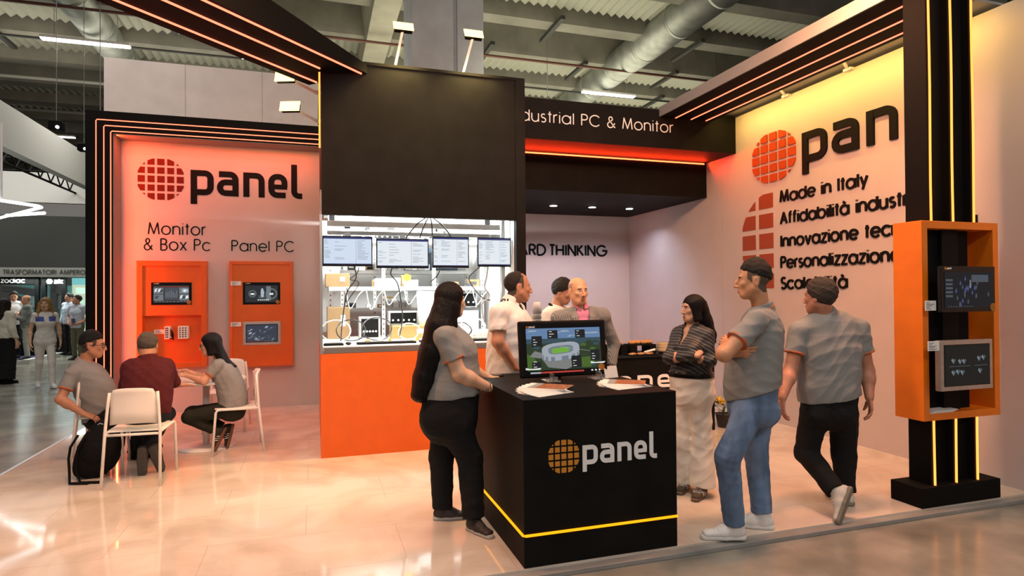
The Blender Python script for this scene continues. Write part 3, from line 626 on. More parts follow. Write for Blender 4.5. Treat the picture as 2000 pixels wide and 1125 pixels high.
mb.build('picture', SC, t)
f2 = (o+n*.0018, u, v, n)
globe_mb((f2[0]+u*.06+v*(H_-.045), u, v, n), 0, 0, .009, .0008).build('globe_emblem', AMBERLOGO, t)
word_panel_mb((f2[0]+u*.073+v*(H_-.050), u, v, n), 0, 0, .011, .048, .0008).build('word_lettering', LETW, t)
globe_mb((f2[0]+u*(W_-.055)+v*.056+n*.004, u, v, n), 0, 0, .025, .0008).build('corner_emblem', AMBERLOGO, t)
ACR = mat('clear_acrylic', (.9, .92, .92), .05, trans=.9)
for x in (1.56, 1.93):
    mb = MB(); mb.box(x, x+.10, 4.06, 4.20, .992, 1.000); mb.box(x+.04, x+.05, 4.06, 4.2, .999, 1.05); mb.box(x+.02, x+.08, 4.065, 4.075, .999, 1.03); mb.build('clear_foot', ACR, t)
mb = MB(); mb.bar((1.74, 4.30, .993), (1.74, 4.19, 1.2), .03, .015); mb.build('rear_prop', BLACKM, t)
t = thing('card_holder', 'upright pale grey notice card standing right of the touch monitor', 'card', (2.09, 4.16, .991))
MB().hull8([(2.04, 4.12, .992), (2.16, 4.15, .992), (2.16, 4.155, .992), (2.04, 4.125, .992), (2.04, 4.15, 1.075), (2.16, 4.18, 1.075), (2.16, 4.185, 1.075), (2.04, 4.155, 1.075)]).build('card_sheet', mat('pale_card', (.62, .64, .64), .4), t)
COVER = [PAPER, mat('cover_brown', (.32, .12, .03), .35, var=.6, vscale=30), mat('cover_grey', (.30, .33, .34), .35, var=.3, vscale=30)]
def brochure(px, py, rot, z, label, grp, style):
    mb = MB(); w, l = .21, .297; c, s = math.cos(rot), math.sin(rot); T = lambda a, b, zz: (px+a*c-b*s, py+a*s+b*c, zz)
    def slab(a0, b0, a1, b1, z0, z1, mi): mb.hull8([T(a0, b0, z0), T(a1, b0, z0), T(a1, b1, z0), T(a0, b1, z0), T(a0, b0, z1), T(a1, b0, z1), T(a1, b1, z1), T(a0, b1, z1)], mi)
    slab(0, 0, w, l, z, z+.0028, 0)
    if style: slab(.0, 0, w, .20, z+.0028, z+.0031, 1); slab(0, .20, w, .25, z+.0028, z+.0031, 2)
    tag(mb.build('brochure', COVER, loc=(px, py, z)), label, 'brochure', grp)
for k in range(8):
    a = math.radians(112-9*k); brochure(1.57-.012*k, 3.62-.004*k, a, .9915+.0032*k, ('topmost brochure with brown cover picture in the left fan' if k == 7 else 'white brochure in the left fan by the counter front edge'), 'brochures of the left fan', k == 7)
for k in range(6):
    a = math.radians(103-9*k); brochure(2.16-.014*k, 3.66-.004*k, a, .9915+.0032*k, ('topmost brochure with brown cover picture in the right fan' if k == 5 else 'white brochure in the right fan under the monitor edge'), 'brochures of the right fan', k == 5)
t = thing('tablet', 'dark tablet lying at the back left of the counter', 'tablet', (1.27, 4.54, .991))
MB().box(1.19, 1.37, 4.49, 4.61, .992, 1.001).build('housing', BLACKM, t, bev=.003)
MB().box(1.20, 1.36, 4.50, 4.60, 1.001, 1.002).build('glass', SCREENK, t)

# ------------------------------------------------------------------ back counter with food
t = thing('back_counter', 'long black bar counter with white word in the niche behind the guests', 'counter', (3.5, 6.5, 0))
MB().box(2.35, 4.49, 6.2, 6.85, 0, .885).build('counter_body', BLACK, t, bev=.002)
MB().box(2.33, 4.51, 6.18, 6.87, .885, .90).build('counter_top', BLACK, t, bev=.003)
word_panel_mb(fr((2.93, 6.199, .54), (1, 0, 0), (0, 0, 1)), 0, 0, .15, .62*1.85, .003).build('word_lettering', LETW, t)
BREAD = mat('bread_crust', (.52, .27, .10), .7, var=.35, vscale=25)
for i, (x, lb) in enumerate(((3.28, 'narrow black food riser beside the blazer, with pastries'), (3.53, 'black food riser carrying bread rolls on the bar counter'))):
    st = thing('food_riser', lb, 'stand', (x+.16, 6.55, .90), 'food risers')
    mb = MB(); mb.box(x, x+.33 if i else x+.2, 6.45, 6.65, 1.0, 1.012); mb.build('tray', BLACKM, st)
    for lx in ((x, x+.25) if i else (x, x+.12)): MB().box(lx, lx+.08, 6.45, 6.65, .90, 1.0).build('leg', BLACKM, st)
    n_ = 4 if i else 2
    for k in range(n_):
        tag(MB().ball((x+.05+.08*k, 6.53+.02*(k % 2), 1.035), (.045, .05, .028)).build('bread_roll', BREAD, smooth=True), ('bread roll on the wider food riser' if i else 'pastry on the food riser next to the blazer'), 'bread', 'bread rolls on the risers')
tag(MB().box(3.42, 3.78, 6.24, 6.42, .901, .907).build('slate_board', BLACKM), 'dark slate serving board at the front of the bar counter', 'board')
for k in range(6):
    tag(MB().ball((3.45+.055*k, 6.31+.04*(k % 2), .919), (.03, .045, .013)).build('snack', BREAD, smooth=True), 'small brown snack on the slate board', 'snack', 'snacks on the slate')
tag(MB().cyl((3.64, 6.34, .932), (3.76, 6.30, .965), .014).build('napkin_roll', PAPER, smooth=True), 'rolled white napkin on the slate board', 'napkin')
for k in range(7):
    z = .902+.016*k; tag(MB().lathe([(.055, 0), (.10+.006*(k % 2), .03), (.103+.006*(k % 2), .033), (.058, .004)], (3.98, 6.46, z), 20).build('bowl', mat('bowl_cream', (.72, .62, .46), .5), smooth=True), ('topmost cream bowl of the stack on the bar' if k == 6 else 'cream bowl in the stack behind the black blouse'), 'bowl', 'stacked cream bowls')
# potted plant at the end of the bar
t = thing('potted_plant', 'small plant with yellow blossoms in a dark pot on the floor beside the bar', 'plant', (4.70, 6.3, 0))
MB().lathe([(.08, 0), (.11, .16), (.115, .16), (.10, .15)], (4.70, 6.3, 0)).build('pot', DARK, t, True)
mb = MB(); RR = random.Random(5)
for k in range(46):
    a = RR.random()*2*PI; rr = .05+.09*RR.random(); z = .16+.16*RR.random(); p = Vector((4.70+rr*math.cos(a), 6.3+rr*math.sin(a), z)); d = Vector((math.cos(a), math.sin(a), .5))*.06; s_ = Vector((-math.sin(a), math.cos(a), 0))*.018
    mb.add([p-d*.5, p+s_, p+d, p-s_], [(0, 1, 2, 3)], 0)
mb.build('leaves', mat('leaf_green', (.06, .11, .02), .6), t)
mb = MB()
for k in range(14): a = RR.random()*2*PI; rr = .10*RR.random(); mb.ball((4.70+rr*math.cos(a), 6.3+rr*math.sin(a), .27+.08*RR.random()), .022, 8)
mb.build('blossoms', mat('blossom_yellow', (.75, .48, .02), .6), t, True)

# ------------------------------------------------------------------ inside the workshop window
BARE = mat('shelf_white_metal', (.78, .79, .78), .45)
SCRW = led('screen_white_page', (.80, .86, .92), .95)
def bios(label, x0, x1, z0, z1, y):
    t = thing('bench_monitor', label, 'monitor', ((x0+x1)/2, y, z0), 'monitors hanging over the workbench')
    MB().box(x0, x1, y, y+.04, z0, z1).build('housing', BLACKG, t, bev=.004)
    b = .012; MB().box(x0+b, x1-b, y-.001, y, z0+.022, z1-b).build('screen', led('screen_page_blue', (.66, .76, .92), .95) if x0 < .3 else SCRW, t)
    mb = MB(); RR = random.Random(int(x0*100)); w = x1-x0
    mb.box(x0+b, x1-b, y-.002, y-.001, z1-b-.018, z1-b, 0); mb.box(x0+b, x1-b, y-.002, y-.001, z0+.022, z0+.03, 0); mb.box(x0+.66*w, x0+.665*w, y-.002, y-.001, z0+.03, z1-.03, 1)
    for k in range(16):
        zz = z1-.05-.015*k
        if zz < z0+.05: break
        for (a, c) in ((.04, .18), (.24, .5), (.69, .93)):
            if RR.random() < .6: mb.box(x0+a*w, x0+(a+(c-a)*(.3+.7*RR.random()))*w, y-.002, y-.001, zz, zz+.004, 1)
    mb.build('page_print', [led('page_bar', (.06, .07, .22), .8), led('page_text', (.28, .33, .40), .8)], t)
    mb = MB(); mb.box((x0+x1)/2-.03, (x0+x1)/2+.03, y+.04, y+.10, (z0+z1)/2-.04, min(2.3, (z0+z1)/2+.2)); mb.build('bracket', METAL, t)
for a in (('bench monitor at the far left of the window, bluish page', .078, .592, 1.925, 2.245, 6.72), ('second bench monitor from the left, widest white page', .63, 1.197, 1.908, 2.23, 6.72), ('third bench monitor from the left, narrower white page', 1.237, 1.652, 1.915, 2.262, 6.72), ('bench monitor at the right end of the window, next to the black corner post', 1.75, 2.145, 1.93, 2.262, 6.72)): bios(*a)
t = thing('gantry_rail', 'aluminium rail carrying the bench monitors across the top of the window', 'rail', (1.1, 6.85, 2.3))
MB().box(.13, 2.05, 6.83, 6.87, 2.36, 2.42).build('upper_rail', BARE, t); MB().box(.13, 2.05, 6.83, 6.87, 2.27, 2.31).build('lower_rail', BARE, t)
MB().box(2.06, 2.10, 6.80, 6.88, 1.102, 2.6).build('upright', METAL, t)
t = thing('linear_axis', 'long pale linear axis with end blocks high behind the window', 'machine', (1.1, 7.3, 2.45))
MB().box(.2, 2.1, 7.25, 7.35, 2.46, 2.56).build('axis_body', BARE, t, bev=.004); MB().box(.95, 1.25, 7.15, 7.36, 2.40, 2.60).build('carriage', mat('light_grey', (.5, .51, .5), .5), t, bev=.004)
for x in (.16, 1.98): MB().box(x, x+.06, 7.22, 7.38, 2.44, 2.58).build('end_block', BLACKM, t); MB().box(x+.02, x+.04, 7.28, 7.32, 2.58, 2.69).build('hanger', METAL, t)
def shelf_unit(label, x0, x1, y, zs, n_up):
    t = thing('shelf_rack', label, 'shelf', ((x0+x1)/2, y, 1.1), 'white racks in the workshop window')
    for k in range(n_up):
        x = x0+(x1-x0)*k/(n_up-1); mb = MB(); mb.box(x-.02, x+.02, y, y+.04, 1.10, 2.62)
        for i in range(24): mb.box(x-.006, x+.006, y-.001, y, 1.13+.06*i, 1.15+.06*i, 1)
        mb.build('upright', [BARE, DARK], t)
    for z in zs: MB().box(x0-.02, x1+.02, y-.16, y+.35, z-.045, z).build('shelf_board', BARE, t)
shelf_unit('front white slotted rack behind the bench monitors', .18, 2.08, 7.75, (1.72, 2.30), 4)
shelf_unit('rear white slotted rack against the back of the window bay', .35, 2.05, 8.5, (1.45, 1.95, 2.45), 5)
mb = MB(); mb.box(.1, 2.15, 8.93, 8.95, 1.11, 2.66); mb.box(2.165, 2.19, 6.52, 8.93, 1.11, 2.66); struct(mb.build('wall_bay', mat('bay_white', (.80, .82, .81), .6)))
def cable(label, pts, r_, m_, grp='cables in the workshop window', nm='cable'):
    P = [Vector(p) for p in pts]; out = []
    for i in range(len(P)-1):
        p0, p1, p2, p3 = P[max(i-1, 0)], P[i], P[i+1], P[min(i+2, len(P)-1)]
        for k in range(6):
            s = k/6; out.append(.5*((2*p1)+(p2-p0)*s+(2*p0-5*p1+4*p2-p3)*s*s+(3*p1-p0-3*p2+p3)*s**3))
    out.append(P[-1]); return tag(MB().tube(out, r_, 6).build(nm, m_, smooth=True), label, 'cable', grp)
WCAB = mat('cable_white', (.75, .76, .75), .5); BCAB = mat('cable_black', (.015, .015, .016), .5)
RR = random.Random(11)
KRAFT = mat('cardboard', (.20, .12, .05), .8); INST = mat('instrument_grey', (.42, .43, .43), .5)
items = []
for k, (x, y, z, w, d, h, m_, nm, lb, cat) in enumerate((
    (.14, 7.6, 1.10, .26, .3, .38, KRAFT, 'carton', 'tall brown carton at the left end of the workbench', 'box'),
    (.12, 7.6, 1.72, .28, .3, .16, KRAFT, 'carton', 'brown carton at the left end of the middle rack shelf', 'box'),
    (.86, 7.35, 1.10, .50, .22, .15, mat('olive_case', (.20, .14, .04), .5), 'instrument_case', 'flat olive instrument case on the workbench', 'case'),
    (.50, 7.45, 1.10, .24, .2, .26, INST, 'power_supply', 'grey bench power supply with a dark front left of the olive case', 'instrument'),
    (.86, 7.62, 1.25, .36, .25, .17, INST, 'power_supply', 'grey instrument with a dark front standing behind the olive case', 'instrument'),
    (.70, 7.6, 1.72, .30, .25, .10, BARE, 'drawer_tray', 'pale tray of parts on the middle rack shelf', 'tray'),
    (1.66, 7.5, 1.10, .32, .3, .34, DARK, 'computer_tower', 'dark computer on the bench behind the long haired woman', 'computer'),
    (1.62, 7.65, 1.45, .36, .25, .20, INST, 'power_supply', 'grey instrument stacked on the dark computer', 'instrument'),
    (1.46, 8.3, 1.95, .42, .3, .30, mat('navy_cloth', (.02, .03, .05), .9), 'covered_machine', 'machine under a dark navy cover in the bay', 'machine'),
    (.62, 7.7, 2.30, .35, .2, .12, INST, 'power_supply', 'grey box on the top rack shelf', 'instrument'))):
    t = thing(nm, lb, cat, (x+w/2, y+d/2, z), None)
    MB().box(x, x+w, y, y+d, z+.001, z+h).build('housing', m_, t, bev=.006)
    if m_ in (INST, DARK):
        MB().box(x+.02, x+w-.02, y-.004, y, z+.02, z+h-.02).build('front_panel', BLACKM if m_ is INST else INST, t)
        mb = MB()
        for i in range(5): mb.cyl((x+.05+i*(w-.1)/4, y-.012, z+h*.35), (x+.05+i*(w-.1)/4, y-.004, z+h*.35), .012, n=10)
        mb.build('knobs', BARE, t)
    elif nm in ('carton', 'instrument_case'): MB().box(x+w*.6, x+w*.8, y-.003, y, z+h*.4, z+h*.75).build('label_sheet', PAPER, t)
    items.append(t)
for j, (z, x0, nn) in enumerate(((1.95, .75, 3), (1.95, 1.15, 4), (1.45, .9, 4))):
    for k in range(nn):
        x = x0+.085*k; b = tag(MB().hull8([(x, 8.22, z+.002), (x+.07, 8.22, z+.002), (x+.07, 8.45, z+.002), (x, 8.45, z+.002), (x, 8.20, z+.07), (x+.07, 8.20, z+.07), (x+.07, 8.45, z+.12), (x, 8.45, z+.12)]).build('parts_bin', BARE if k % 2 else INST, bev=.004), 'small parts bin in a row on the rear rack', 'bin', 'parts bins on the rear rack')
for k in range(44):
    z, y0 = ((1.72, 7.62), (2.30, 7.62), (1.45, 8.38), (1.95, 8.40), (2.45, 8.40))[k % 5]; x = .22+1.78*RR.random(); w, h = .05+.12*RR.random(), .04+.11*RR.random()
    if z == 1.72 and x < .48: x += .4
    y = y0+.12*RR.random(); t = thing('rack_device', 'small boxed device standing among others on the white racks', 'device', (x+w/2, y, z), 'small devices on the white racks')
    MB().box(x, x+w, y, y+.10, z+.001, z+h).build('housing', RR.choice((BARE, BARE, INST, DARK, KRAFT)), t, bev=.003)
    MB().box(x+w*.15, x+w*.75, y-.003, y, z+h*.25, z+h*.7).build('face', RR.choice((DARK, BLACKM, PAPER)), t)
for k in range(8):
    x = .3+.22*k+.1*RR.random(); z = 1.69; cable('thin pale cable drooping under the middle rack shelf', [(x, 7.57, z-.02), (x+.05, 7.55, z-.16-.1*RR.random()), (x+.14, 7.56, z-.08), (x+.2, 7.57, z-.02)], .005, WCAB, 'cables drooping under the middle shelf')
tag(MB().cyl((1.08, 7.58, 1.83), (1.08, 7.59, 1.83), .045, n=20).build('yellow_disc', mat('yellow_plastic', (.75, .62, .02), .5)), 'round yellow disc hanging on the middle rack', 'disc')
tag(MB().cyl((1.32, 7.55, 1.10), (1.32, 7.55, 1.66), .10, .13, 16).build('plastic_bag', mat('film_clear', (.72, .74, .75), .2), smooth=True), 'pale translucent film bag hanging under the middle shelf', 'bag')
def keyboard(label, x0, y0, w, rot=0.):
    t = thing('keyboard', label, 'keyboard', (x0+w/2, y0+.07, 1.10), 'keyboards on the workbench')
    MB().box(x0, x0+w, y0, y0+.15, 1.102, 1.118).build('base', BLACKM, t, bev=.003)
    mb = MB(); nx = int(w/.022)
    for i in range(nx):
        for j in range(5): mb.box(x0+.012+i*(w-.024)/nx, x0+.012+i*(w-.024)/nx+.016, y0+.012+j*.027, y0+.032+j*.027, 1.118, 1.124)
    mb.build('keys', DARK, t)
def mouse(label, x, y):
    t = thing('mouse', label, 'mouse', (x, y, 1.10), 'mice on the workbench')
    MB().ball((x, y, 1.117), (.033, .055, .017)).build('shell', BLACKG, t, True)
    MB().cyl((x-.004, y-.03, 1.133), (x+.004, y-.03, 1.133), .007, n=8).build('wheel', DARK, t)
keyboard('black keyboard cut off at the left end of the workbench', .085, 6.60, .20); keyboard('long black keyboard in the middle of the workbench', .42, 6.62, .62); keyboard('black keyboard behind the back of the white polo man', 1.62, 6.62, .44)
mouse('black mouse between the two left keyboards', .335, 6.66); mouse('black mouse right of the long keyboard', 1.10, 6.66); mouse('black mouse left of the rightmost keyboard', 1.55, 6.68)
for k, (x, zb, lb) in enumerate(((.95, 2.24, 'first'), (1.10, 2.24, 'second'), (1.24, 2.27, 'third'), (1.45, 2.27, 'fourth'))):
    cable('black cable from the window top to a monitor, %s from the left' % lb, [(1.16+.03*k, 6.72, 2.46), (1.16+.03*k+(x-1.16-.03*k)*.5, 6.70, 2.38), (x, 6.74, zb)], .008, BCAB)
cable('black cable looping down below the first bench monitor', [(.40, 6.75, 1.93), (.42, 6.75, 1.80), (.33, 6.76, 1.66), (.30, 6.78, 1.50), (.28, 6.9, 1.3), (.27, 7.0, 1.12)], .007, BCAB)
cable('thin black loop beside the first hanging cable', [(.45, 6.76, 1.92), (.43, 6.76, 1.85), (.36, 6.76, 1.79), (.45, 6.76, 1.75), (.36, 6.77, 1.6), (.32, 6.78, 1.55), (.33, 6.8, 1.7)], .005, BCAB)
cable('black cable below the second bench monitor', [(.80, 6.75, 1.91), (.79, 6.75, 1.84), (.86, 6.76, 1.74), (.90, 6.8, 1.55), (.93, 6.9, 1.35), (.91, 7.0, 1.16)], .007, BCAB)
cable('black cable below the third bench monitor', [(1.33, 6.75, 1.92), (1.30, 6.75, 1.84), (1.22, 6.76, 1.76)], .007, BCAB)
cable('black cable pair below the fourth bench monitor', [(1.78, 6.75, 1.93), (1.70, 6.75, 1.86), (1.66, 6.76, 1.78), (1.80, 6.8, 1.6), (1.92, 6.82, 1.55)], .007, BCAB)
cable('grey cable hanging at the right end of the bay', [(1.88, 6.75, 1.93), (1.86, 6.76, 1.8), (1.84, 6.76, 1.7), (1.9, 6.78, 1.6), (1.82, 6.8, 1.5), (1.86, 6.85, 1.3)], .008, mat('cable_grey', (.25, .26, .27), .5))
for k, (x, rr_, m_, lb) in enumerate(((.22, .13, WCAB, 'white cable coil at the left of the workbench'), (.38, .13, BCAB, 'black cable coil standing on the workbench, nearer the left'), (.66, .14, BCAB, 'black cable coil standing right of the power supply'), (1.02, .10, WCAB, 'white cable coil near the middle of the workbench'), (1.75, .13, WCAB, 'white cable arch by the socket strip'), (1.62, .10, BCAB, 'black and red test lead arch behind the woman'))):
    pts = [(x+rr_*1.2*math.cos(a), 7.02+.05*math.sin(3*a+k), 1.115+rr_*.9+rr_*.9*math.sin(a)) for a in np.linspace(0, 4*PI, 22)]
    cable(lb, pts, .007, m_, nm='cable_coil')
for k in range(14):
    x = .2+RR.random()*1.8; y = 6.82+.2*RR.random()
    tag(MB().box(x, x+.03+.05*RR.random(), y, y+.03, 1.101, 1.115+.02*RR.random()).build('electronic_part', RR.choice((INST, DARK, mat('brass', (.5, .3, .05), .4, .6))), bev=.002), 'small electronic part lying loose on the workbench', 'part', 'loose parts on the workbench')
t = thing('socket_strip', 'white socket strip with white plugs on the right of the workbench', 'socket strip', (1.9, 7.1, 1.1))
MB().box(1.75, 2.05, 7.05, 7.12, 1.101, 1.14).build('strip', WHITEP, t, bev=.004)
for k in range(4): MB().cyl((1.79+.07*k, 7.06, 1.14), (1.79+.07*k, 7.04, 1.20), .026, n=12).build('plug', WHITEP, t, True)

# ------------------------------------------------------------------ floodlights on the tower
FLOODG = led('floodlight_glass', (1, .74, .24), 3.6)
def flood(label, base, head, tilt, nm='floodlight', dirx=0.):
    t = thing(nm, label, 'floodlight', tuple(base), 'floodlights on the tower')
    b, h = Vector(base), Vector(head)
    MB().bar(b, h, .026, .026, up=(0, 1, 0)).build('arm', LETW, t)
    MB().box(b.x-.04, b.x+.04, b.y-.03, b.y+.03, b.z, b.z+.025).build('foot', LETW, t)
    w, hh, d = .105, .055, .05
    mb = MB(); mb.box(-w*.9, w*.9, 0, d, -hh*.85, hh*.85); mb2 = MB(); mb2.box(-w, w, -.012, -.001, -hh, hh)
    rot = Matrix.Rotation(tilt, 3, 'X')
    for m_ in (mb, mb2): m_.v = [tuple(h+Matrix.Rotation(dirx, 3, 'Z') @ (rot @ Vector(p))) for p in m_.v]
    mb.build('housing', BLACKM, t, bev=.006); mb2.build('lamp_glass', FLOODG, t)
    return t
flood('floodlight on the tower roof, the left one', (.817, 6.62, 4.0), (.90, 6.48, 4.44), -.55)
flood('floodlight on the tower roof, nearer the concrete column', (1.555, 6.62, 4.0), (1.66, 6.48, 4.455), -.55)
flood('upper floodlight on a thin arm at the left side of the tower', (.045, 6.92, 3.79), (-.287, 6.88, 3.925), -.3, dirx=-.35)
flood('lower floodlight on a thin arm at the left side of the tower', (.045, 6.92, 3.485), (-.24, 6.88, 3.617), -.3, dirx=-.35)
for x in (.9, 1.66): spot('tower_floodlight', (x, 6.28, 4.33), (x-.1, 6.55, 2.9), 190, (1, .72, .26), 100, .9, .08)
spot('side_floodlight', (-.3, 6.8, 3.85), (-1.0, 9.6, 2.3), 55, (1, .56, .22), 110, .8, .08)
spot('side_floodlight', (-.28, 6.95, 3.6), (-.3, 9.4, 4.0), 14, (1, .75, .25), 70, .9, .08)

# ------------------------------------------------------------------ table and chairs
t = thing('round_table', 'white round bistro table between the three seated people', 'table', (-1.12, 7.35, 0))
MB().lathe([(.0, .70), (.37, .70), (.40, .71), (.40, .73), (.37, .735), (.0, .735)], (-1.12, 7.35, 0), 40).build('tabletop', CHAIRW, t, True)
MB().cyl((-1.12, 7.35, .02), (-1.12, 7.35, .70), .035, n=20).build('column', CHAIRW, t, True)
MB().lathe([(.0, .001), (.29, .001), (.29, .012), (.05, .03), (0, .03)], (-1.12, 7.35, 0), 36).build('base_disc', CHAIRW, t, True)
def make_chair(label, loc, rz):
    """white metal armless stacking chair; faces +Y locally"""
    t = thing('stacking_chair', label, 'chair', (0, 0, 0), 'white chairs at the round table')
    def arc(p, q, rr_=.03): return [p, q]
    for s in (-1, 1):
        MB().tube([(s*.185, -.19, .80), (s*.195, -.20, .70), (s*.212, -.215, .46), (s*.225, -.265, .0)], .0125, 10).build('leg', CHAIRW, t, True)
        MB().tube([(s*.212, -.205, .455), (s*.215, .14, .465), (s*.217, .175, .462), (s*.22, .19, .44), (s*.225, .225, .0)], .0125, 10).build('leg', CHAIRW, t, True)
    mb = MB(); n_ = 10; V = []; 
    for zi, (zz, yy, hw) in enumerate(((.535, -.222, .185), (.64, -.222, .182), (.74, -.222, .178), (.80, -.228, .172), (.835, -.240, .155))):
        for i in range(n_+1):
            a = -1+2*i/n_; V.append((a*hw, yy-.035*(1-a*a)+.03, zz-.012*abs(a)**3))
    F = []
    for zi in range(4):
        for i in range(n_): p = zi*(n_+1)+i; F.append((p, p+1, p+n_+2, p+n_+1))
    mb.add(V, F); o = mb.build('backrest', CHAIRW, t, True); sd = o.modifiers.new('solid', 'SOLIDIFY'); sd.thickness = .014
    mb = MB(); mb.poly((Vector((0, 0, .458)), Vector((1, 0, 0)), Vector((0, 1, 0)), Vector((0, 0, 1))), [(-.20, -.19), (.20, -.19), (.205, .16), (.17, .2), (-.17, .2), (-.205, .16)], .014); mb.build('seat', CHAIRW, t, bev=.006)
    MB().tube([(-.205, -.212, .44), (.205, -.212, .44)], .0115, 8).build('stretcher', CHAIRW, t, True)
    t.location = loc; t.rotation_euler = (0, 0, rz); t['label'] = label; return t
ch = make_chair('white stacking chair under the man in the dark red shirt, back to camera', (-1.475, 6.245, 0), math.radians(-4))
dup(ch, (-2.03, 7.17, 0), math.radians(-75), 'white stacking chair under the leaning man at the aisle side')
dup(ch, (-.80, 7.10, 0), math.radians(98), 'white stacking chair under the woman, near the right display case')
dup(ch, (-1.02, 8.20, 0), math.radians(178), 'empty white stacking chair behind the round table')
# backpack
t = thing('backpack', 'black backpack on the floor left of the dark red shirt man', 'backpack', (-1.86, 6.5, 0))
bm = bmesh.new(); bmesh.ops.create_icosphere(bm, subdivisions=4, radius=1)
for v_ in bm.verts:
    p = v_.co; s3 = lambda q, e: math.copysign(abs(q)**e, q)
    x, y, z = s3(p.x, .62)*.18, s3(p.y, .62)*.13, s3(p.z, .7)*.25; k = 1-.22*max(0, z/.25); x *= k; y *= k
    v_.co = (x-1.86+.06*(z/.25), y+6.5+.05*(z/.25), z+.252+.006*math.sin(x*60+z*30))
me = bpy.data.meshes.new('bag_body'); bm.to_mesh(me); bm.free(); finish('bag_body', me, mat('nylon_black', (.006, .006, .0065), .8, bump=.2, bscale=90, spec=.12), t, True)
MB().ball((-1.87, 6.395, .20), (.125, .055, .125), 24).build('front_pocket', mat('nylon_black', (.006, .006, .0065), .8), t, True)
mb = MB(); mb.tube([(-1.99, 6.43, .12), (-1.985, 6.44, .26), (-1.95, 6.46, .40), (-1.86, 6.47, .475), (-1.76, 6.48, .43)], .004, 6); mb.build('zip', METAL, t, True)
mb = MB(); mb.tube([(-1.83, 6.56, .49), (-1.82, 6.56, .535), (-1.76, 6.57, .535), (-1.75, 6.57, .485)], .009, 6); mb.build('top_handle', BLACKM, t, True)
for s in (0, 1):
    mb = MB(); mb.tube([(-2.00+.06*s, 6.38, .40), (-2.05+.06*s, 6.35, .30), (-2.06+.06*s, 6.34, .2), (-2.05+.05*s, 6.33, .08), (-2.02+.08*s, 6.24, .014), (-1.87+.1*s, 6.2, .014)], .012, 6); mb.build('strap', BLACKM, t, True)
for k in range(13):
    z = .992+.0395*k
    tag(MB().lathe([(.036, 0), (.028, .085), (.026, .088), (0, .088)] if k == 12 else [(.036, 0), (.028, .085), (.026, .085), (.033, .002)], (1.664, 4.55, z), 20).build('paper_cup', WHITEP, smooth=True), ('topmost upside down paper cup of the stack behind the monitor' if k == 12 else 'upside down paper cup in the tall stack behind the monitor'), 'cup', 'stacked paper cups')
# ------------------------------------------------------------------ hall shell
struct(box('ceiling', CONCD, -40, 40, 8, 60, 9.8, 9.95))
CORR = stripes('corrugated_sheet', (.10, .10, .08), (.24, .24, .20), 4.0, (1, 0, 0), rough=.7)
k = 0
for y in np.arange(13.2, 46, 2.35):
    tag(MB().hull8([(-40, y-.25, 8.9), (40, y-.25, 8.9), (40, y+.25, 8.9), (-40, y+.25, 8.9), (-40, y-.42, 9.8), (40, y-.42, 9.8), (40, y+.42, 9.8), (-40, y+.42, 9.8)]).build('roof_joist', CONC), 'grey concrete roof joist number %s back from the tower, running across the hall' % ('one two three four five six seven eight nine ten eleven twelve thirteen fourteen fifteen'.split()[k]), 'joist', 'roof joists'); k += 1
    if k % 3 != 2:
        mb = MB(); n_ = 320; V = []
        for i in range(n_+1):
            x = -20+40*i/n_; zz = 9.22+(.05 if i % 2 else -.05)
            V += [(x, y+.45, zz), (x, y+1.9, zz)]
        mb.add(V, [(2*i, 2*i+1, 2*i+3, 2*i+2) for i in range(n_)])
        mb.build('roof_sheet', mat('corrugated_grey', (.36, .36, .29), .7)).__setitem__('kind', 'structure')
for x0 in (-14, 1.25, 16):
    tag(MB().hull8([(x0+.15, 11, 8.7), (x0+.8, 11, 8.7), (x0+.8, 50, 8.7), (x0+.15, 50, 8.7), (x0, 11, 9.8), (x0+.95, 11, 9.8), (x0+.95, 50, 9.8), (x0, 50, 9.8)]).build('roof_girder', mat('girder_concrete', (.34, .32, .25), .85, var=.15, vscale=1.5)), {1.25: 'pale concrete roof girder running away above the tower', -14: 'concrete roof girder far to the left of the hall', 16: 'concrete roof girder far to the right of the hall'}[x0], 'girder')
mb = MB(); mb.box(1.84, 2.66, 12, 13.2, -.042, 9.8); mb.box(2.66, 2.74, 12.08, 13.2, -.042, 9.8); mb.box(2.74, 3.28, 12, 13.2, -.042, 9.8)
struct(mb.build('wall_pillar', CONCL))
def duct(label, x, z, y0, y1, r_, hoops):
    t = thing('ventilation_duct', label, 'duct', (x, y0, z))
    MB().cyl((x, y0, z), (x, y1, z), r_, n=40).build('pipe', GALV, t, True)
    for k in range(hoops):
        y = y0+(y1-y0)*(k+.5)/hoops; MB().cyl((x, y-.05, z), (x, y+.05, z), r_*1.03, n=40).build('flange', GALV, t, True)
        MB().cyl((x, y, z), (x, y, 9.8), .015, n=6).build('hanger', METAL, t)
duct('large galvanised air duct running back above the right side of the stand', 9.3, 8.9, 11.5, 24, .48, 7)
duct('galvanised air duct above the far left display wall', -5.55, 8.9, 14, 26, .42, 6)
def tube_light(label, x0, x1, y, z, lx=0):
    t = thing('strip_light', label, 'ceiling light', ((x0+x1)/2, y, z), 'hall strip lights')
    MB().box(x0, x1, y-.10, y+.10, z+.03, z+.10).build('housing', WHITEP, t, bev=.01)
    MB().box(x0+.02, x1-.02, y-.09, y+.09, z, z+.03).build('diffuser', led('strip_glow', (1, .97, .88), 8), t)
    for x in (x0+.3, x1-.3): MB().cyl((x, y, z+.1), (x, y, 9.8), .008, n=6).build('suspension', METAL, t)
tube_light('long hall strip light at the upper left of the picture', -6.69, -4.66, 18.7, 8.27)
tube_light('hall strip light partly hidden by the diagonal lit beam', -1.93, -.1, 18.6, 8.27)
tube_light('hall strip light above the sign fascia on the right', 8.45, 10.4, 18.6, 8.27)
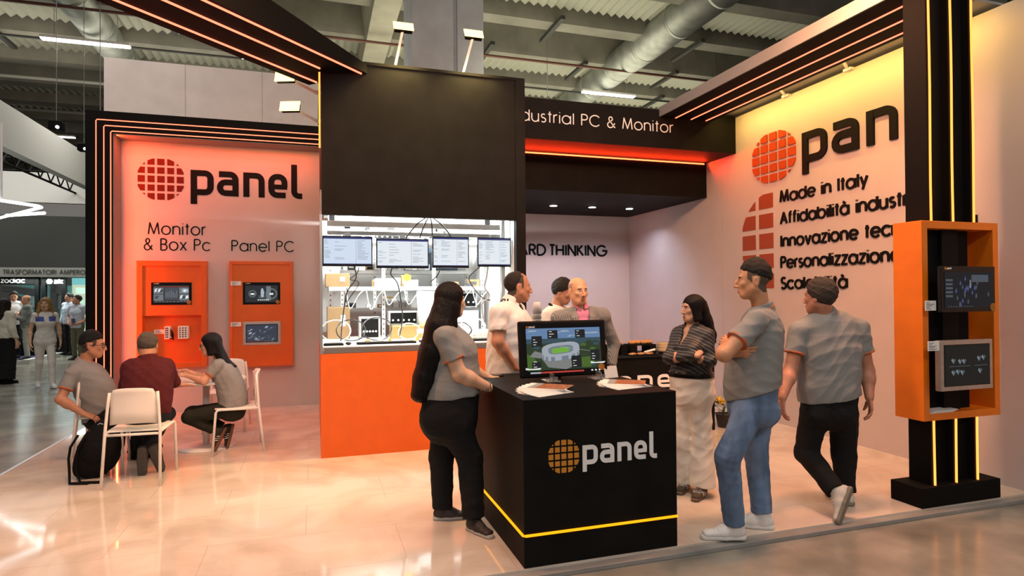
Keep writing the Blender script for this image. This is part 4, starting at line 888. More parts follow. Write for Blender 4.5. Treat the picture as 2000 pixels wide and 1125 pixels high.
tube_light('distant hall strip light over the aisle at the far left', -11.5, -9.5, 30, 8.27)
for (p, q, r_, m_, lb) in (((-12, 16.9, 8.45), (14, 16.9, 8.45), .035, 'pipe_red', 'thin sprinkler pipe under the roof nearest the camera'), ((-12, 19.3, 8.5), (14, 19.3, 8.5), .035, 'pipe_dark', 'thin dark pipe under the roof, second from the camera'), ((-12, 22.2, 8.3), (14, 22.2, 8.3), .05, 'pipe_pale', 'pale pipe under the roof behind the strip lights'), ((-12, 26, 8.3), (14, 26, 8.3), .05, 'pipe_pale', 'pale pipe far back under the roof')):
    tag(MB().cyl(p, q, r_, n=10).build('pipe', mat(m_, {'pipe_red': (.13, .045, .03), 'pipe_dark': (.05, .05, .045), 'pipe_pale': (.36, .36, .32)}[m_], .6), smooth=True), lb, 'pipe')
BRK = mat('bracket_dark', (.035, .035, .03), .7)
k = 0
for (x, y) in ((6.2, 15.6), (8.1, 18.3), (6.6, 20.6), (10.6, 15.8), (11.3, 18.2), (-6.5, 15.8), (-3.6, 18), (-8.2, 20.4), (12.2, 20.5), (4.9, 17.7)):
    tag(MB().box(x-.06, x+.06, y-.8, y+.8, 8.78, 8.88).build('cable_tray', BRK), ('dark cable tray hanging under the roof joists, %s' % ('right of the concrete pillar' if x > 0 else 'left of the tower')), 'tray', 'cable trays right of the pillar' if x > 0 else 'cable trays left of the tower'); k += 1
for (x, y) in ((6.6, 17), (9.8, 21), (12.8, 17.5), (3.9, 16), (-4.3, 15)):
    tag(MB().cyl((x, y, 5.5), (x, y, 9.8), .009, n=6).build('hanging_wire', METAL), 'thin wire hanging from the hall roof', 'wire', 'thin wires under the roof')
# tall white board wall behind the display wall
mb = MB()
for (a, b) in ((-3.527, -2.242), (-2.232, -.935), (-.925, .4), (.41, 1.6)): mb.box(a, b, 12.5, 12.56, -.04, 5.86)
mb.box(-3.5, 1.6, 12.52, 12.56, -.04, 5.84)
struct(mb.build('wall_neighbour', mat('neighbour_board', (.78, .71, .67), .7, var=.06, vscale=3)))
# ------------------------------------------------------------------ stands to the left
PALE = mat('pale_fascia', (.52, .52, .48), .6)
tag(box('overhead_fascia', PALE, -6.75, -6.5, 12, 24, 4.95, 5.93), 'long pale overhead fascia of the neighbouring stand on the left', 'fascia')
tag(box('overhead_fascia', mat('bright_fascia', (.80, .80, .76), .6), -14, -6.6, 24, 24.2, 4.75, 5.75), 'bright white overhead panel beyond the truss on the left', 'fascia')
t = thing('lighting_truss', 'black lighting truss under the pale fascia at the left', 'truss', (-9, 20, 5.0))
for z in (5.08, 5.42): MB().cyl((-14, 20, z), (-6.8, 20, z), .03, n=8).build('chord', BLACKM, t)
mb = MB()
for k in range(22): x = -13.8+.32*k; mb.bar((x, 20, 5.08 if k % 2 else 5.42), (x+.32, 20, 5.42 if k % 2 else 5.08), .025)
mb.build('lacing', BLACKM, t)
t = thing('lighting_truss', 'dark diagonal truss receding behind the pale fascia', 'truss', (-8, 22, 5.0))
for z in (5.1, 5.5): MB().cyl((-7.6, 14, z), (-7.6, 24, z), .035, n=8).build('chord', BLACKM, t)
mb = MB()
for k in range(26): y = 14+.38*k; mb.bar((-7.6, y, 5.1 if k % 2 else 5.5), (-7.6, y+.38, 5.5 if k % 2 else 5.1), .03)
mb.build('lacing', BLACKM, t)
for (x, y, z, lb) in ((-4.61, 13.6, 4.83, 'black stage spotlight above the pale fascia, the larger one'), (-4.90, 16.0, 4.95, 'small black stage spotlight close to the lit frame'), (-6.55, 15.6, 6.7, 'black stage spotlight cut by the left picture edge')):
    t = thing('stage_light', lb, 'spotlight', (x, y, z))
    MB().box(x-.11, x+.11, y-.10, y+.10, z-.07, z+.10).build('housing', BLACKM, t, bev=.02); MB().cyl((x+.05, y-.12, z-.03), (x+.05, y-.09, z-.03), .03, n=14).build('lens', led('stage_glow', (.9, .95, 1), 3), t)
    MB().cyl((x, y, z+.10), (x, y, 9.8), .007, n=6).build('cable', METAL, t)
LEDW = led('hex_white', (.88, .96, 1), 5)
t = thing('zigzag_lamp', 'white zigzag light tube hanging at the far left', 'lamp', (-6.2, 15.5, 3.5))
mb = MB(); mb.tube([(-7.4, 11.2, 3.5), (-5.40, 15.0, 3.5), (-5.42, 15.2, 3.5), (-7.6, 18.2, 3.5)], .030, 8); mb.build('light_tube', LEDW, t, True)
mb = MB(); mb.tube([(-6.7, 16.9, 3.5), (-5.72, 16.2, 3.5)], .035, 8); mb.build('second_tube', LEDW, t, True)
for (x, y) in ((-5.75, 14.3), (-7.3, 17.7)): MB().cyl((x, y, 3.55), (x, y, 5.0), .02, n=6).build('suspension', LETW, t)
struct(box('wall_far', mat('far_dark_wall', (.045, .048, .044), .8), -16, -4.5, 23.0, 23.1, -.04, 4.2))
struct(box('floor_carpet', mat('blue_carpet', (.035, .035, .12), .95, bump=.3, bscale=200), -16, -6.95, 18.4, 23, -.042, .0))
struct(box('trim_3', PALE, -6.95, -6.78, 18.3, 23, -.042, .07)); struct(box('trim_4', PALE, -16, -6.95, 18.3, 18.4, -.042, .05))
t = thing('header_sign', 'grey header sign with dark wide capital lettering over the far vitrines', 'sign', (-7, 20.4, 2.2))
box('sign_board', mat('sign_grey', (.40, .41, .38), .6), -8.26, -4.6, 20.42, 20.7, 2.20, 2.46, t)
text('lettering', mat('sign_letter', (.06, .065, .06), .6), 'TRASFORMATORI AMPEROMETRICI', fr((-8.165, 20.415, 2.275), (1, 0, 0), (0, 0, 1)), .115, .019, .004, t, fit=2.52)
TEAL = mat('teal_panel', (.12, .36, .37), .6)
def vitrine(label, x0, x1, z1, logo):
    t = thing('machine_vitrine', label, 'vitrine', ((x0+x1)/2, 20.6, 0))
    mb = MB(); mb.box(x0, x0+.10, 20.45, 20.6, 0, z1); mb.box(x1-.10, x1, 20.45, 20.6, 0, z1); mb.box(x0+.1, x1-.1, 20.45, 20.6, z1-.2, z1); mb.box(x0+.1, x1-.1, 20.45, 20.6, 0, .5); mb.build('vitrine_frame', BLACKM, t, bev=.01)
    MB().box(x0+.1, x1-.1, 21.5, 21.55, .5, z1-.2).build('back_panel', TEAL, t)
    MB().box(x0+.1, x1-.1, 20.52, 20.53, .5, z1-.2).build('glass', mat('vitrine_glass', (.92, .95, .95), .03, trans=1.), t)
    mb = MB(); mb.bar((x0+.15, 21, 1.9), (x1-.2, 21, 1.75), .3, .2); mb.bar((x0+.3, 21, 1.7), (x1-.35, 21.1, 1.3), .2, .2); mb.box(x0+.2, x1-.2, 20.8, 21.3, .5, .9); mb.build('machine', mat('machine_grey', (.12, .13, .13), .4, .5), t, bev=.02)
    if logo:
        text('lettering', LETW, 'zodiac', fr((x0+.32, 20.448, z1-.15), (1, 0, 0), (0, 0, 1)), .115, .026, .003, t, fit=.55 if x1-x0 > .8 else .2)
        mb = MB(); mb.poly(fr((0, 20.448, 0), (1, 0, 0), (0, 0, 1)), [(x0+.2+.08*math.cos(PI/3*k), z1-.10+.08*math.sin(PI/3*k)) for k in range(6)], .003); mb.build('emblem', LETW, t)
vitrine('wide black glass vitrine with white lettering at the far left', -8.55, -7.36, 2.19, True)
vitrine('narrow black glass vitrine behind the white suited woman', -7.30, -6.72, 2.17, True)
t = thing('info_panel', 'lit pale green information panel with teal top right of the vitrines', 'panel', (-6.2, 20.6, 0))
box('panel_board', led('lit_board', (.72, .84, .62), .75), -6.70, -5.2, 20.9, 20.95, .35, 1.98, t); box('panel_top', led('lit_teal', (.25, .75, .75), .7), -6.70, -5.2, 20.88, 20.95, 1.98, 2.18, t); box('panel_foot', WHITEP, -6.7, -5.2, 20.5, 21, 0, .35, t)
mb = MB(); mb.box(-6.62, -5.9, 20.895, 20.9, 1.72, 1.90)
for k in range(12): mb.box(-6.25, -5.7+.1*(k % 3), 20.895, 20.9, .7+.075*k, .72+.075*k)
for k in range(4): mb.box(-6.6, -6.4, 20.895, 20.9, .68+.24*k, .82+.24*k)
mb.build('panel_print', mat('panel_ink', (.35, .50, .40), .6), t)
area('info_light', (-6.6, 20.3, 2.15), (-6.6, 20.3, 0), 2.5, .2, 60, (.85, 1, .95))
# ------------------------------------------------------------------ sculpting people: smooth union of tapered limbs on a grid, then a surface net
def V3(p): return np.array(p, np.float32)
def nrm(a): a = np.asarray(a, np.float64); return a/(np.linalg.norm(a)+1e-12)
class Sculpt:
    def __init__(s): s.ops = []; s.lo = V3((1e9,)*3); s.hi = -s.lo; s.fold = None
    def _op(s, mode, k, lo, hi, fn):
        lo, hi = V3(lo), V3(hi); s.ops.append((mode, k, lo, hi, fn))
        if mode == '+': s.lo = np.minimum(s.lo, lo); s.hi = np.maximum(s.hi, hi)
    def cap(s, a, b, r0, r1=None, k=.02, cut=None, mode='+'):
        a, b = V3(a), V3(b); r1 = r0 if r1 is None else r1; ba = b-a; L2 = float(ba@ba)+1e-9; L = L2**.5; R = max(r0, r1)
        def fn(X, Y, Z):
            dx, dy, dz = X-a[0], Y-a[1], Z-a[2]; h = (dx*ba[0]+dy*ba[1]+dz*ba[2])/L2; t = np.clip(h, 0, 1)
            d = np.sqrt((dx-t*ba[0])**2+(dy-t*ba[1])**2+(dz-t*ba[2])**2)-(r0+(r1-r0)*t)
            if cut and 'b' in cut: d = np.maximum(d, (h-1)*L)
            if cut and 'a' in cut: d = np.maximum(d, -h*L)
            return d
        s._op(mode, k, np.minimum(a, b)-R, np.maximum(a, b)+R, fn); return s
    def chain(s, pts, rs, k=.02, cut=None):
        for i in range(len(pts)-1): s.cap(pts[i], pts[i+1], rs[i], rs[i+1], k, cut if i == len(pts)-2 else None)
        return s
    def econe(s, a, b, side, w0, d0, w1, d1, k=.03, cut=None, mode='+', n=2.0):
        a, b = V3(a), V3(b); ax = nrm(b-a).astype(np.float32); L = float(np.linalg.norm(b-a)); sd = np.asarray(side, np.float64); sd = nrm(sd-ax*(sd@ax)).astype(np.float32); fw = np.cross(ax, sd)
        R = max(w0, d0, w1, d1)
        def fn(X, Y, Z):
            dx, dy, dz = X-a[0], Y-a[1], Z-a[2]; h = dx*ax[0]+dy*ax[1]+dz*ax[2]; t = np.clip(h/L, 0, 1); l = h-t*L
            u = dx*sd[0]+dy*sd[1]+dz*sd[2]; v = dx*fw[0]+dy*fw[1]+dz*fw[2]
            w = w0+(w1-w0)*t; dd = d0+(d1-d0)*t; e = np.minimum(w, dd)
            if n == 2: k0 = np.sqrt((u/w)**2+(v/dd)**2+(l/e)**2)
            else: k0 = (np.abs(u/w)**n+np.abs(v/dd)**n+np.abs(l/e)**n)**(1/n)
            k1 = np.sqrt((u/w**2)**2+(v/dd**2)**2+(l/e**2)**2)+1e-6
            d = np.maximum(k0*(k0-1)/k1, (k0-1)*e)
            if cut and 'b' in cut: d = np.maximum(d, h-L)
            if cut and 'a' in cut: d = np.maximum(d, -h)
            return d
        s._op(mode, k, np.minimum(a, b)-R, np.maximum(a, b)+R, fn); return s
    def ell(s, c, fr3, r, k=.02, mode='+'):
        c = V3(c); M = np.asarray(fr3, np.float32); r = V3(r); R = float(r.max())
        def fn(X, Y, Z):
            dx, dy, dz = X-c[0], Y-c[1], Z-c[2]
            q = [(dx*m[0]+dy*m[1]+dz*m[2]) for m in M]
            k0 = np.sqrt(sum((q[i]/r[i])**2 for i in range(3))); k1 = np.sqrt(sum((q[i]/r[i]**2)**2 for i in range(3)))+1e-6
            return k0*(k0-1)/k1
        s._op(mode, k, c-R, c+R, fn); return s
    def plane(s, p, n, k=.004):
        """keep the side the normal points away from"""
        p = V3(p); n = nrm(n).astype(np.float32)
        s.ops.append(('i', k, None, None, lambda X, Y, Z: (X-p[0])*n[0]+(Y-p[1])*n[1]+(Z-p[2])*n[2])); return s
    def disp(s, fn): s.ops.append(('d', 0, None, None, fn)); return s
    def field(s, h):
        pad = .03; lo = s.lo-pad; n = np.ceil((s.hi+pad-lo)/h).astype(int)+1
        ax = [(lo[i]+h*np.arange(n[i])).astype(np.float32) for i in range(3)]
        F = np.full(tuple(n), .2, np.float32)
        for mode, k, l, u, fn in s.ops:
            if l is None: sl = (slice(None),)*3
            else:
                m = k+2*h+.004; i0 = np.clip(np.floor((l-m-lo)/h).astype(int), 0, n); i1 = np.clip(np.ceil((u+m-lo)/h).astype(int)+1, 0, n)
                if (i1 <= i0).any(): continue
                sl = tuple(slice(a, b) for a, b in zip(i0, i1))
            X = ax[0][sl[0]][:, None, None]; Y = ax[1][sl[1]][None, :, None]; Z = ax[2][sl[2]][None, None, :]
            d = fn(X, Y, Z).astype(np.float32) if mode != 'd' else fn(X, Y, Z)
            G = F[sl]
            if mode == 'd': F[sl] = G+d; continue
            if mode == '+': g = np.clip(.5+.5*(G-d)/k, 0, 1); F[sl] = G+(d-G)*g-k*g*(1-g)
            else:
                q = -d if mode == '-' else d
                g = np.clip(.5-.5*(G-q)/k, 0, 1); F[sl] = G+(q-G)*g+k*g*(1-g)
        return F, lo
    def mesh(s, name, h=.005):
        F, lo = s.field(h); I = F < 0
        c = np.zeros(tuple(np.array(F.shape)-1), np.int8)
        for i in (0, 1):
            for j in (0, 1):
                for k in (0, 1): c += I[i:I.shape[0]-1+i, j:I.shape[1]-1+j, k:I.shape[2]-1+k]
        cell = np.argwhere((c > 0) & (c < 8)); idx = np.full(c.shape, -1, np.int32); idx[tuple(cell.T)] = np.arange(len(cell))
        acc = np.zeros((len(cell), 3), np.float32); cnt = np.zeros(len(cell), np.float32)
        for axn in range(3):
            o1, o2 = [a for a in range(3) if a != axn]
            for p in (0, 1):
                for q in (0, 1):
                    off = np.zeros(3, int); off[o1] = p; off[o2] = q; A_ = cell+off; B_ = A_.copy(); B_[:, axn] += 1
                    fa = F[tuple(A_.T)]; fb = F[tuple(B_.T)]; m = (fa < 0) != (fb < 0); t = np.where(m, fa/np.where(m, fa-fb, 1), 0)
                    P = np.repeat(off[None].astype(np.float32), len(cell), 0); P[:, axn] += t
                    acc[m] += P[m]; cnt[m] += 1
        V = (cell+acc/np.maximum(cnt, 1)[:, None])*h+lo
        Q = []
        for axn in range(3):
            o1, o2 = (axn+1) % 3, (axn+2) % 3
            sa = [slice(None)]*3; sb = [slice(None)]*3; sa[axn] = slice(0, -1); sb[axn] = slice(1, None)
            a, b = I[tuple(sa)], I[tuple(sb)]; e = np.argwhere(a != b)
            e = e[(e[:, o1] > 0) & (e[:, o2] > 0) & (e[:, o1] < I.shape[o1]-1) & (e[:, o2] < I.shape[o2]-1)]
            def g(d1, d2): k = e.copy(); k[:, o1] -= d1; k[:, o2] -= d2; return idx[tuple(k.T)]
            quad = np.stack([g(1, 1), g(0, 1), g(0, 0), g(1, 0)], 1); fl_ = ~a[tuple(e.T)]
            quad[fl_] = quad[fl_][:, ::-1]; Q.append(quad)
        Q = np.concatenate(Q); Q = Q[(Q >= 0).all(1)]
        for _ in range(1):   # one relaxing pass for smooth cloth and skin
            nb = np.zeros_like(V); cn = np.zeros(len(V), np.float32)
            for i in range(4):
                for j in (i-1, (i+1) % 4): np.add.at(nb, Q[:, i], V[Q[:, j]]); np.add.at(cn, Q[:, i], 1)
            V = V*.5+.5*nb/np.maximum(cn, 1)[:, None]
        me = bpy.data.meshes.new(name); me.vertices.add(len(V)); me.vertices.foreach_set('co', V.astype(np.float32).ravel())
        me.loops.add(len(Q)*4); me.loops.foreach_set('vertex_index', Q.astype(np.int32).ravel())
        me.polygons.add(len(Q)); me.polygons.foreach_set('loop_start', np.arange(0, 4*len(Q), 4, dtype=np.int32)); 
        me.update(calc_edges=True); return me, V, Q
    def build(s, name, mats, parent, h=.005, paint=None):
        me, V, Q = s.mesh(name, h)
        if paint is not None: me.polygons.foreach_set('material_index', paint(V[Q].mean(1)).astype(np.int32))
        return finish(name, me, mats, parent, True)

def SKIN(name, col):
    col = tuple(min(.62, c*1.3) for c in col)
    return mat('skin_'+name, col, .5, var=.10, vscale=18, bump=.08, bscale=220)
def CLOTH(name, col, var=.12, vs=120, bump=.25): return mat('cloth_'+name, col, .88, var=var, vscale=vs, bump=bump, bscale=260, spec=.2)
def HAIR(name, col): return mat('hair_'+name, col, .5, var=.5, vscale=60, bump=.6, bscale=150, stretch=(1, 1, .06), spec=.16)
HAIRS = lambda name, col: mat('hair_short_'+name, col, .6, var=.5, vscale=160, bump=.7, bscale=300, spec=.25)
EYEM = [mat('eye_white', (.62, .60, .57), .2), mat('eye_iris', (.05, .028, .014), .15)]
LIP = mat('lip', (.36, .13, .10), .45); BROWM = mat('brow_hair', (.02, .014, .01), .8)

def hand(S, w, d, n, right, curl=.35, sc=1., thumb_in=.25, spread=1.):
    w, d, n = V3(w), nrm(d), nrm(n); n = nrm(n-d*(n@d)); t = np.cross(d, n)*(1 if right else -1); s_ = sc
    S.econe(w-d*.02*s_, w+d*.084*s_, t, .026*s_, .019*s_, .039*s_, .0135*s_, .012)
    for (o, l, r) in ((.029, 1., .0088), (.0098, 1.08, .009), (-.0098, 1.0, .0086), (-.028, .8, .0076)):
        p = w+d*(.082-.16*abs(o))*s_+t*o*s_; a = curl*.5; pts = [p]
        for L in (.040, .026, .020):
            dd = nrm(d*math.cos(a)+n*math.sin(a)+t*o*2.2*spread); p = p+dd*L*l*s_; pts.append(p); a += curl
        S.chain(pts, [r*s_, r*.95*s_, r*.9*s_, r*.78*s_], .004)
    p = w+d*.018*s_+t*.024*s_; dd = nrm(t*.75+d*.7+n*thumb_in); q = p+dd*.042*s_; d2 = nrm(dd+d*.5+n*thumb_in*.6); q2 = q+d2*.030*s_; q3 = q2+nrm(d2+n*.2)*.024*s_
    S.chain([p, q, q2, q3], [.0145*s_, .0112*s_, .0104*s_, .0085*s_], .010)

def head_frame(f, roll=0.):
    f = nrm(f); r_ = nrm(np.cross(f, (0, 0, 1))); u = np.cross(r_, f)
    return np.array([r_, f, u])
def shoe(S, an, d, up, sc=1., part='upper', flat=None):
    """an = ankle joint; d = heel to toe; up = away from the sole"""
    d = nrm(d); up = nrm(np.asarray(up)-d*(np.asarray(up)@d)); sd = np.cross(d, up); an = V3(an); s_ = sc
    B = an-up*.085*s_   # ground below the ankle
    P = lambda a, b: B+d*a*s_+up*b*s_
    if part == 'upper':
        S.econe(P(-.035, .045), P(.06, .042), sd, .036*s_, .040*s_, .042*s_, .036*s_, .02); S.econe(P(.06, .038), P(.175, .032), sd, .043*s_, .032*s_, .038*s_, .022*s_, .02)
        S.cap(P(-.005, .05), P(-.012, .108), .042*s_, .043*s_, .02, 'b'); S.cap(P(.0, .078), P(.085, .052), .040*s_, .030*s_, .02); S.plane(P(0, .012), -up)
    else:
        S.econe(P(-.045, .012), P(.06, .012), sd, .036*s_, .03*s_, .040*s_, .03*s_, .015); S.econe(P(.06, .012), P(.180, .012), sd, .042*s_, .03*s_, .036*s_, .03*s_, .015)
        S.plane(P(0, .028), up); S.plane(P(0, 0), -up)

def person(label, J, opt):
    """J: joints in metres. opt: looks. one Empty at the feet; body is one surface, clothes, hair and shoes are its parts"""
    g = lambda k, d=None: opt.get(k, d)
    pel = V3(J['torso'][0][0]); base = (float(pel[0]), float(pel[1]), float(g('floor', 0.)))
    root = thing('person', label, 'person', base)
    hN = g('h', .0055); fat = g('fat', 1.); af = g('arm', 1.)*fat; skin = g('skin'); sc = g('scale', 1.)
    shL, shR, hiL, hiR = V3(J['shL']), V3(J['shR']), V3(J['hiL']), V3(J['hiR'])
    latS = nrm(shR-shL); latH = nrm(hiR-hiL)
    T_ = [(V3(p), w, d) for p, w, d in J['torso']]; nT = len(T_)
    lat = lambda i: latH+(latS-latH)*min(1., i/max(1, nT-2))
    hf = head_frame(J['hf']); hc = V3(J['head']); hs = g('hs', 1.); nb = V3(J['neck'])
    HP = lambda x, y, z: hc+(hf[0]*x+hf[1]*y+hf[2]*z)*hs
    fwT = nrm(np.cross((0, 0, 1), latS))   # chest forward
    def torso(S, e, lo=0):
        for i in range(lo, nT-1):
            (a, w0, d0), (b, w1, d1) = T_[i], T_[i+1]; S.econe(a, b, lat(i), w0+e, d0+e, w1+e, d1+e, .04, n=2.3)
        for sh in (shL, shR): S.cap(nb-V3((0, 0, .035)), sh+V3((0, 0, .005)), .045*fat+e, .052*af+e, .045)
        for (c, r) in J.get('lumps', []): S.cap(c, V3(c)+V3((0, 0, .001)), r+e, r+e, .05)
    def arm(S, a, b, r0, r1, e=0., **k): S.cap(a, b, r0*af+e, r1*af+e, .03, **k)
    # ---------------- body
    S = Sculpt(); torso(S, -.012)
    for sd in 'LR':
        sh, el, wr = J['sh'+sd], J['el'+sd], J['wr'+sd]
        arm(S, sh, el, .050, .040); m = V3(el)+(V3(wr)-V3(el))*.3; arm(S, el, m, .039, .041); arm(S, m, wr, .041, .0265)
        hd, hn, cu = J['hd'+sd]; hand(S, wr, hd, hn, sd == 'R', cu, g('hand', 1.)*hs, spread=g('spread', .6))
        hp, kn, an = J['hi'+sd], J['kn'+sd], J['an'+sd]
        S.cap(hp, kn, .065*fat, .045*fat, .03); m = V3(kn)+(V3(an)-V3(kn))*.3; S.cap(kn, m, .044*fat, .046*fat, .03); S.cap(m, an, .046*fat, .032, .03)
        u_ = nrm(J.get('up'+sd, (0, 0, 1))); S.cap(V3(an)-u_*.015, V3(an)+V3(nrm(J['ft'+sd]))*.08-u_*.05, .026, .018, .02)
    nk = g('neck_r', .056); S.cap(nb-V3((0, 0, .02)), HP(0, -.025, -.055), nk, nk*.95, .035)
    if g('face', 1):
        fw = g('facew', 1.)
        S.ell(HP(0, -.014, .036), hf, (.077*hs, .096*hs, .086*hs), .02); S.ell(HP(0, .026, -.032), hf, (.062*hs*fw, .066*hs, .084*hs), .035)
        S.cap(HP(-.022, .056, -.098), HP(.022, .056, -.098), .017*hs, .017*hs, .03)
        for x in (-1, 1):
            S.cap(HP(.056*x*fw, .0, -.05), HP(.026*x, .055, -.092), .021*hs*fw, .018*hs, .03)
            S.ell(HP(.042*x, .066, -.022), hf, (.020*hs, .014*hs, .016*hs), .02)
        S.cap(HP(-.036, .077, .024), HP(.036, .077, .024), .010*hs, .010*hs, .018)
        for x in (-1, 1): S.ell(HP(.031*x, .095, .000), hf, (.0185*hs, .016*hs, .0115*hs), .010, '-')
        ns = g('nose', 1.)
        S.cap(HP(0, .087, .010), HP(0, .103+.012*ns-.012, -.012), .0075*hs, .009*hs, .012); S.cap(HP(0, .099, -.012), HP(0, .108+.008*(ns-1), -.036), .009*hs, .0125*hs, .010)
        for x in (-1, 1): S.ell(HP(.0125*x, .098, -.041), hf, (.0085*hs, .010*hs, .008*hs), .008)
        S.cap(HP(-.016, .089, -.0645), HP(.016, .089, -.0645), .0060*hs, .0060*hs, .008); S.cap(HP(-.014, .089, -.0755), HP(.014, .089, -.0755), .0068*hs, .0068*hs, .008)
        S.cap(HP(-.02, .0985, -.0695), HP(.02, .0985, -.0695), .003*hs, .003*hs, .004, mode='-')
        for x in (-1, 1):
            S.ell(HP(.079*x, -.012, -.008), hf, (.0085*hs, .019*hs, .033*hs), .008); S.ell(HP(.089*x, -.008, -.004), hf, (.006*hs, .010*hs, .018*hs), .006, '-')
            S.cap(HP(.017*x, .083, .010), HP(.044*x, .076, .009), .0042*hs, .0042*hs, .006)
    for c, r in J.get('dble', []): S.cap(c, V3(c)+V3((0, 0, .001)), r, r, .03)
    bald = g('scalp')
    def paint(c):
        q = (c-hc)/hs; x = q@hf[0]; y = q@hf[1]; z = q@hf[2]; m = np.zeros(len(c), int)
        m[(abs(x) < .021) & (z > -.083) & (z < -.057) & (y > .078) & (z > -.083+.25*abs(x))] = 1
        m[(abs(x) > .014) & (abs(x) < .047) & (z > .0165-.06*(abs(x)-.03)) & (z < .0265-.12*np.maximum(abs(x)-.03, 0)) & (y > .055)] = 2
        if bald is not None:
            zl, yl = bald  # sides of the head with cropped hair
            m[(m == 0) & (z > -.075+.9*np.maximum(y+.055, 0)) & (y < yl) & (z < zl) & (np.abs(q).max(1) < .14) & ~((abs(x) > .068) & (abs(y+.012) < .025) & (abs(z+.008) < .038))] = 3
        return m
    S.build('body', [skin, LIP if not g('lipm') else g('lipm'), g('browm', BROWM), g('scalpm', BROWM)], root, hN, paint)
    if g('face', 1) and hN < .008:
        for x in (-1, 1):
            c = HP(.031*x, .0735, .000); me = MB(); me.ball((0, 0, 0), .0118*hs, 20)
            co = np.array(me.v); d_ = np.array([np.mean([co[i] for i in f], 0) for f in me.f]); d_ = d_/np.linalg.norm(d_, axis=1)[:, None]
            look = nrm(hf[1]); me.m = [1 if q@look > .86 else 0 for q in d_]; me.v = [tuple(c+p) for p in co]
            me.build('eye', EYEM, root, True)
    # ---------------- shirt
    RW = np.random.RandomState(len(label))
    def noise(freqs, seed=0):
        ws = [(nrm(RW.randn(3)*(1, 1, zz))*f, RW.rand()*6.28, f) for f, zz in freqs]
        return lambda X, Y, Z: sum(np.sin(X*w[0]+Y*w[1]+Z*w[2]+p+1.3*np.sin(X*w[1]*.6-Y*w[2]*.5+Z*w[0]*.55))*(freqs[0][0]/f) for w, p, f in ws)
    def fold(amp, ph):
        q = [(nrm(RW.randn(3)*(1, 1, 1.5))*f, RW.rand()*6.28, nrm(RW.randn(3))*f*.45, w) for f, w in ((17, 1.), (24, 1.), (33, .8), (47, .55))]
        return lambda X, Y, Z: amp*sum(w*(np.abs(np.sin(X*v[0]+Y*v[1]+Z*v[2]+p+1.6*np.sin(X*u[0]+Y*u[1]+Z*u[2])))-.6) for v, p, u, w in q)
    e = g('loose', .010); top = g('top'); slv = g('sleeve', .55)
    if g('under'):
        S = Sculpt(); torso(S, .002, 1); S.plane(T_[1][0], (0, 0, -1)); us = S.build('undershirt', g('under'), root, hN)
        S = Sculpt(); nd = nrm(HP(0, -.02, -.07)-nb); S.cap(nb-nd*.005, nb+nd*.06, nk+.022, nk+.008, .002, 'ab'); S.cap(nb-nd*.05+fwT*.01, nb+nd*.12+fwT*.012, nk-.002, nk-.002, .004, mode='-'); S.econe(nb+fwT*.10-nd*.03, nb+fwT*.085+nd*.08, latS, .010, .06, .035, .06, .004, mode='-'); S.build('collar', g('under'), us, .0045)
    if top:
        S = Sculpt(); torso(S, e, g('shirt_from', 0))
        ends = []
        for sd in 'LR':
            sh, el, wr = V3(J['sh'+sd]), V3(J['el'+sd]), V3(J['wr'+sd])
            if slv <= 1:
                b = sh+(el-sh)*slv; S.cap(sh, b, .056*af+e*.7, .053*af+e*1.0, .022, 'b'); ends.append((sh, b))
            else:
                S.cap(sh, el, .055*af+e*.6, .047*af+e*.6, .035); b = el+(wr-el)*(slv-1); S.cap(el, b, .046*af+e*.6, .036*af+e*.5, .025, 'b'); ends.append((el, b))
        if J.get('hem'): S.plane(J['hem'][0], J['hem'][1])
        if g('vneck'): S.econe(nb+fwT*.075+V3((0, 0, .06)), nb+fwT*.13-V3((0, 0, g('vneck'))), latS, .045, .075, .006, .05, .006, mode='-')
        if g('blazer'):
            S.econe(nb+fwT*.13+V3((0, 0, .06)), nb+fwT*.15-V3((0, 0, .33)), latS, .075, .13, .018, .10, .01, mode='-')
        S.disp(fold(g('fold', .0042), 0))
        tp = g('top_paint'); shirt = S.build(g('top_name', 'polo_shirt'), [top]+([tp[0]] if tp else []), root, hN, (lambda c: tp[1](((c-nb)@latS), ((c-nb)@fwT), c[:, 2]-nb[2]).astype(int)) if tp else None)
        if g('blazer'):
            for x in (-1, 1):
                S = Sculpt(); pts = [nb+latS*x*.085+fwT*.035+V3((0, 0, .02)), nb+latS*x*.082+fwT*.112-V3((0, 0, .07)), nb+latS*x*.075+fwT*.15-V3((0, 0, .16)), nb+latS*x*.03+fwT*.165-V3((0, 0, .31))]
                for i, (w0, w1) in enumerate(((.022, .034), (.034, .038), (.036, .014))): S.econe(pts[i], pts[i+1], latS+fwT*(-.45*x), w0, .008, w1, .008, .01)
                S.build('lapel', top, shirt, .0045)
        tr = g('trim')
        if tr:
            for (a, b) in ends:
                ax = nrm(b-a); S = Sculpt(); r_ = (.053*af+e*1.0+.0018) if slv <= 1 else .036*af+e*.5+.003; S.cap(b-ax*.013, b+ax*.002, r_, r_, .002, 'ab'); S.build('sleeve_trim', tr, shirt, hN*.8)
        cl = g('collar')
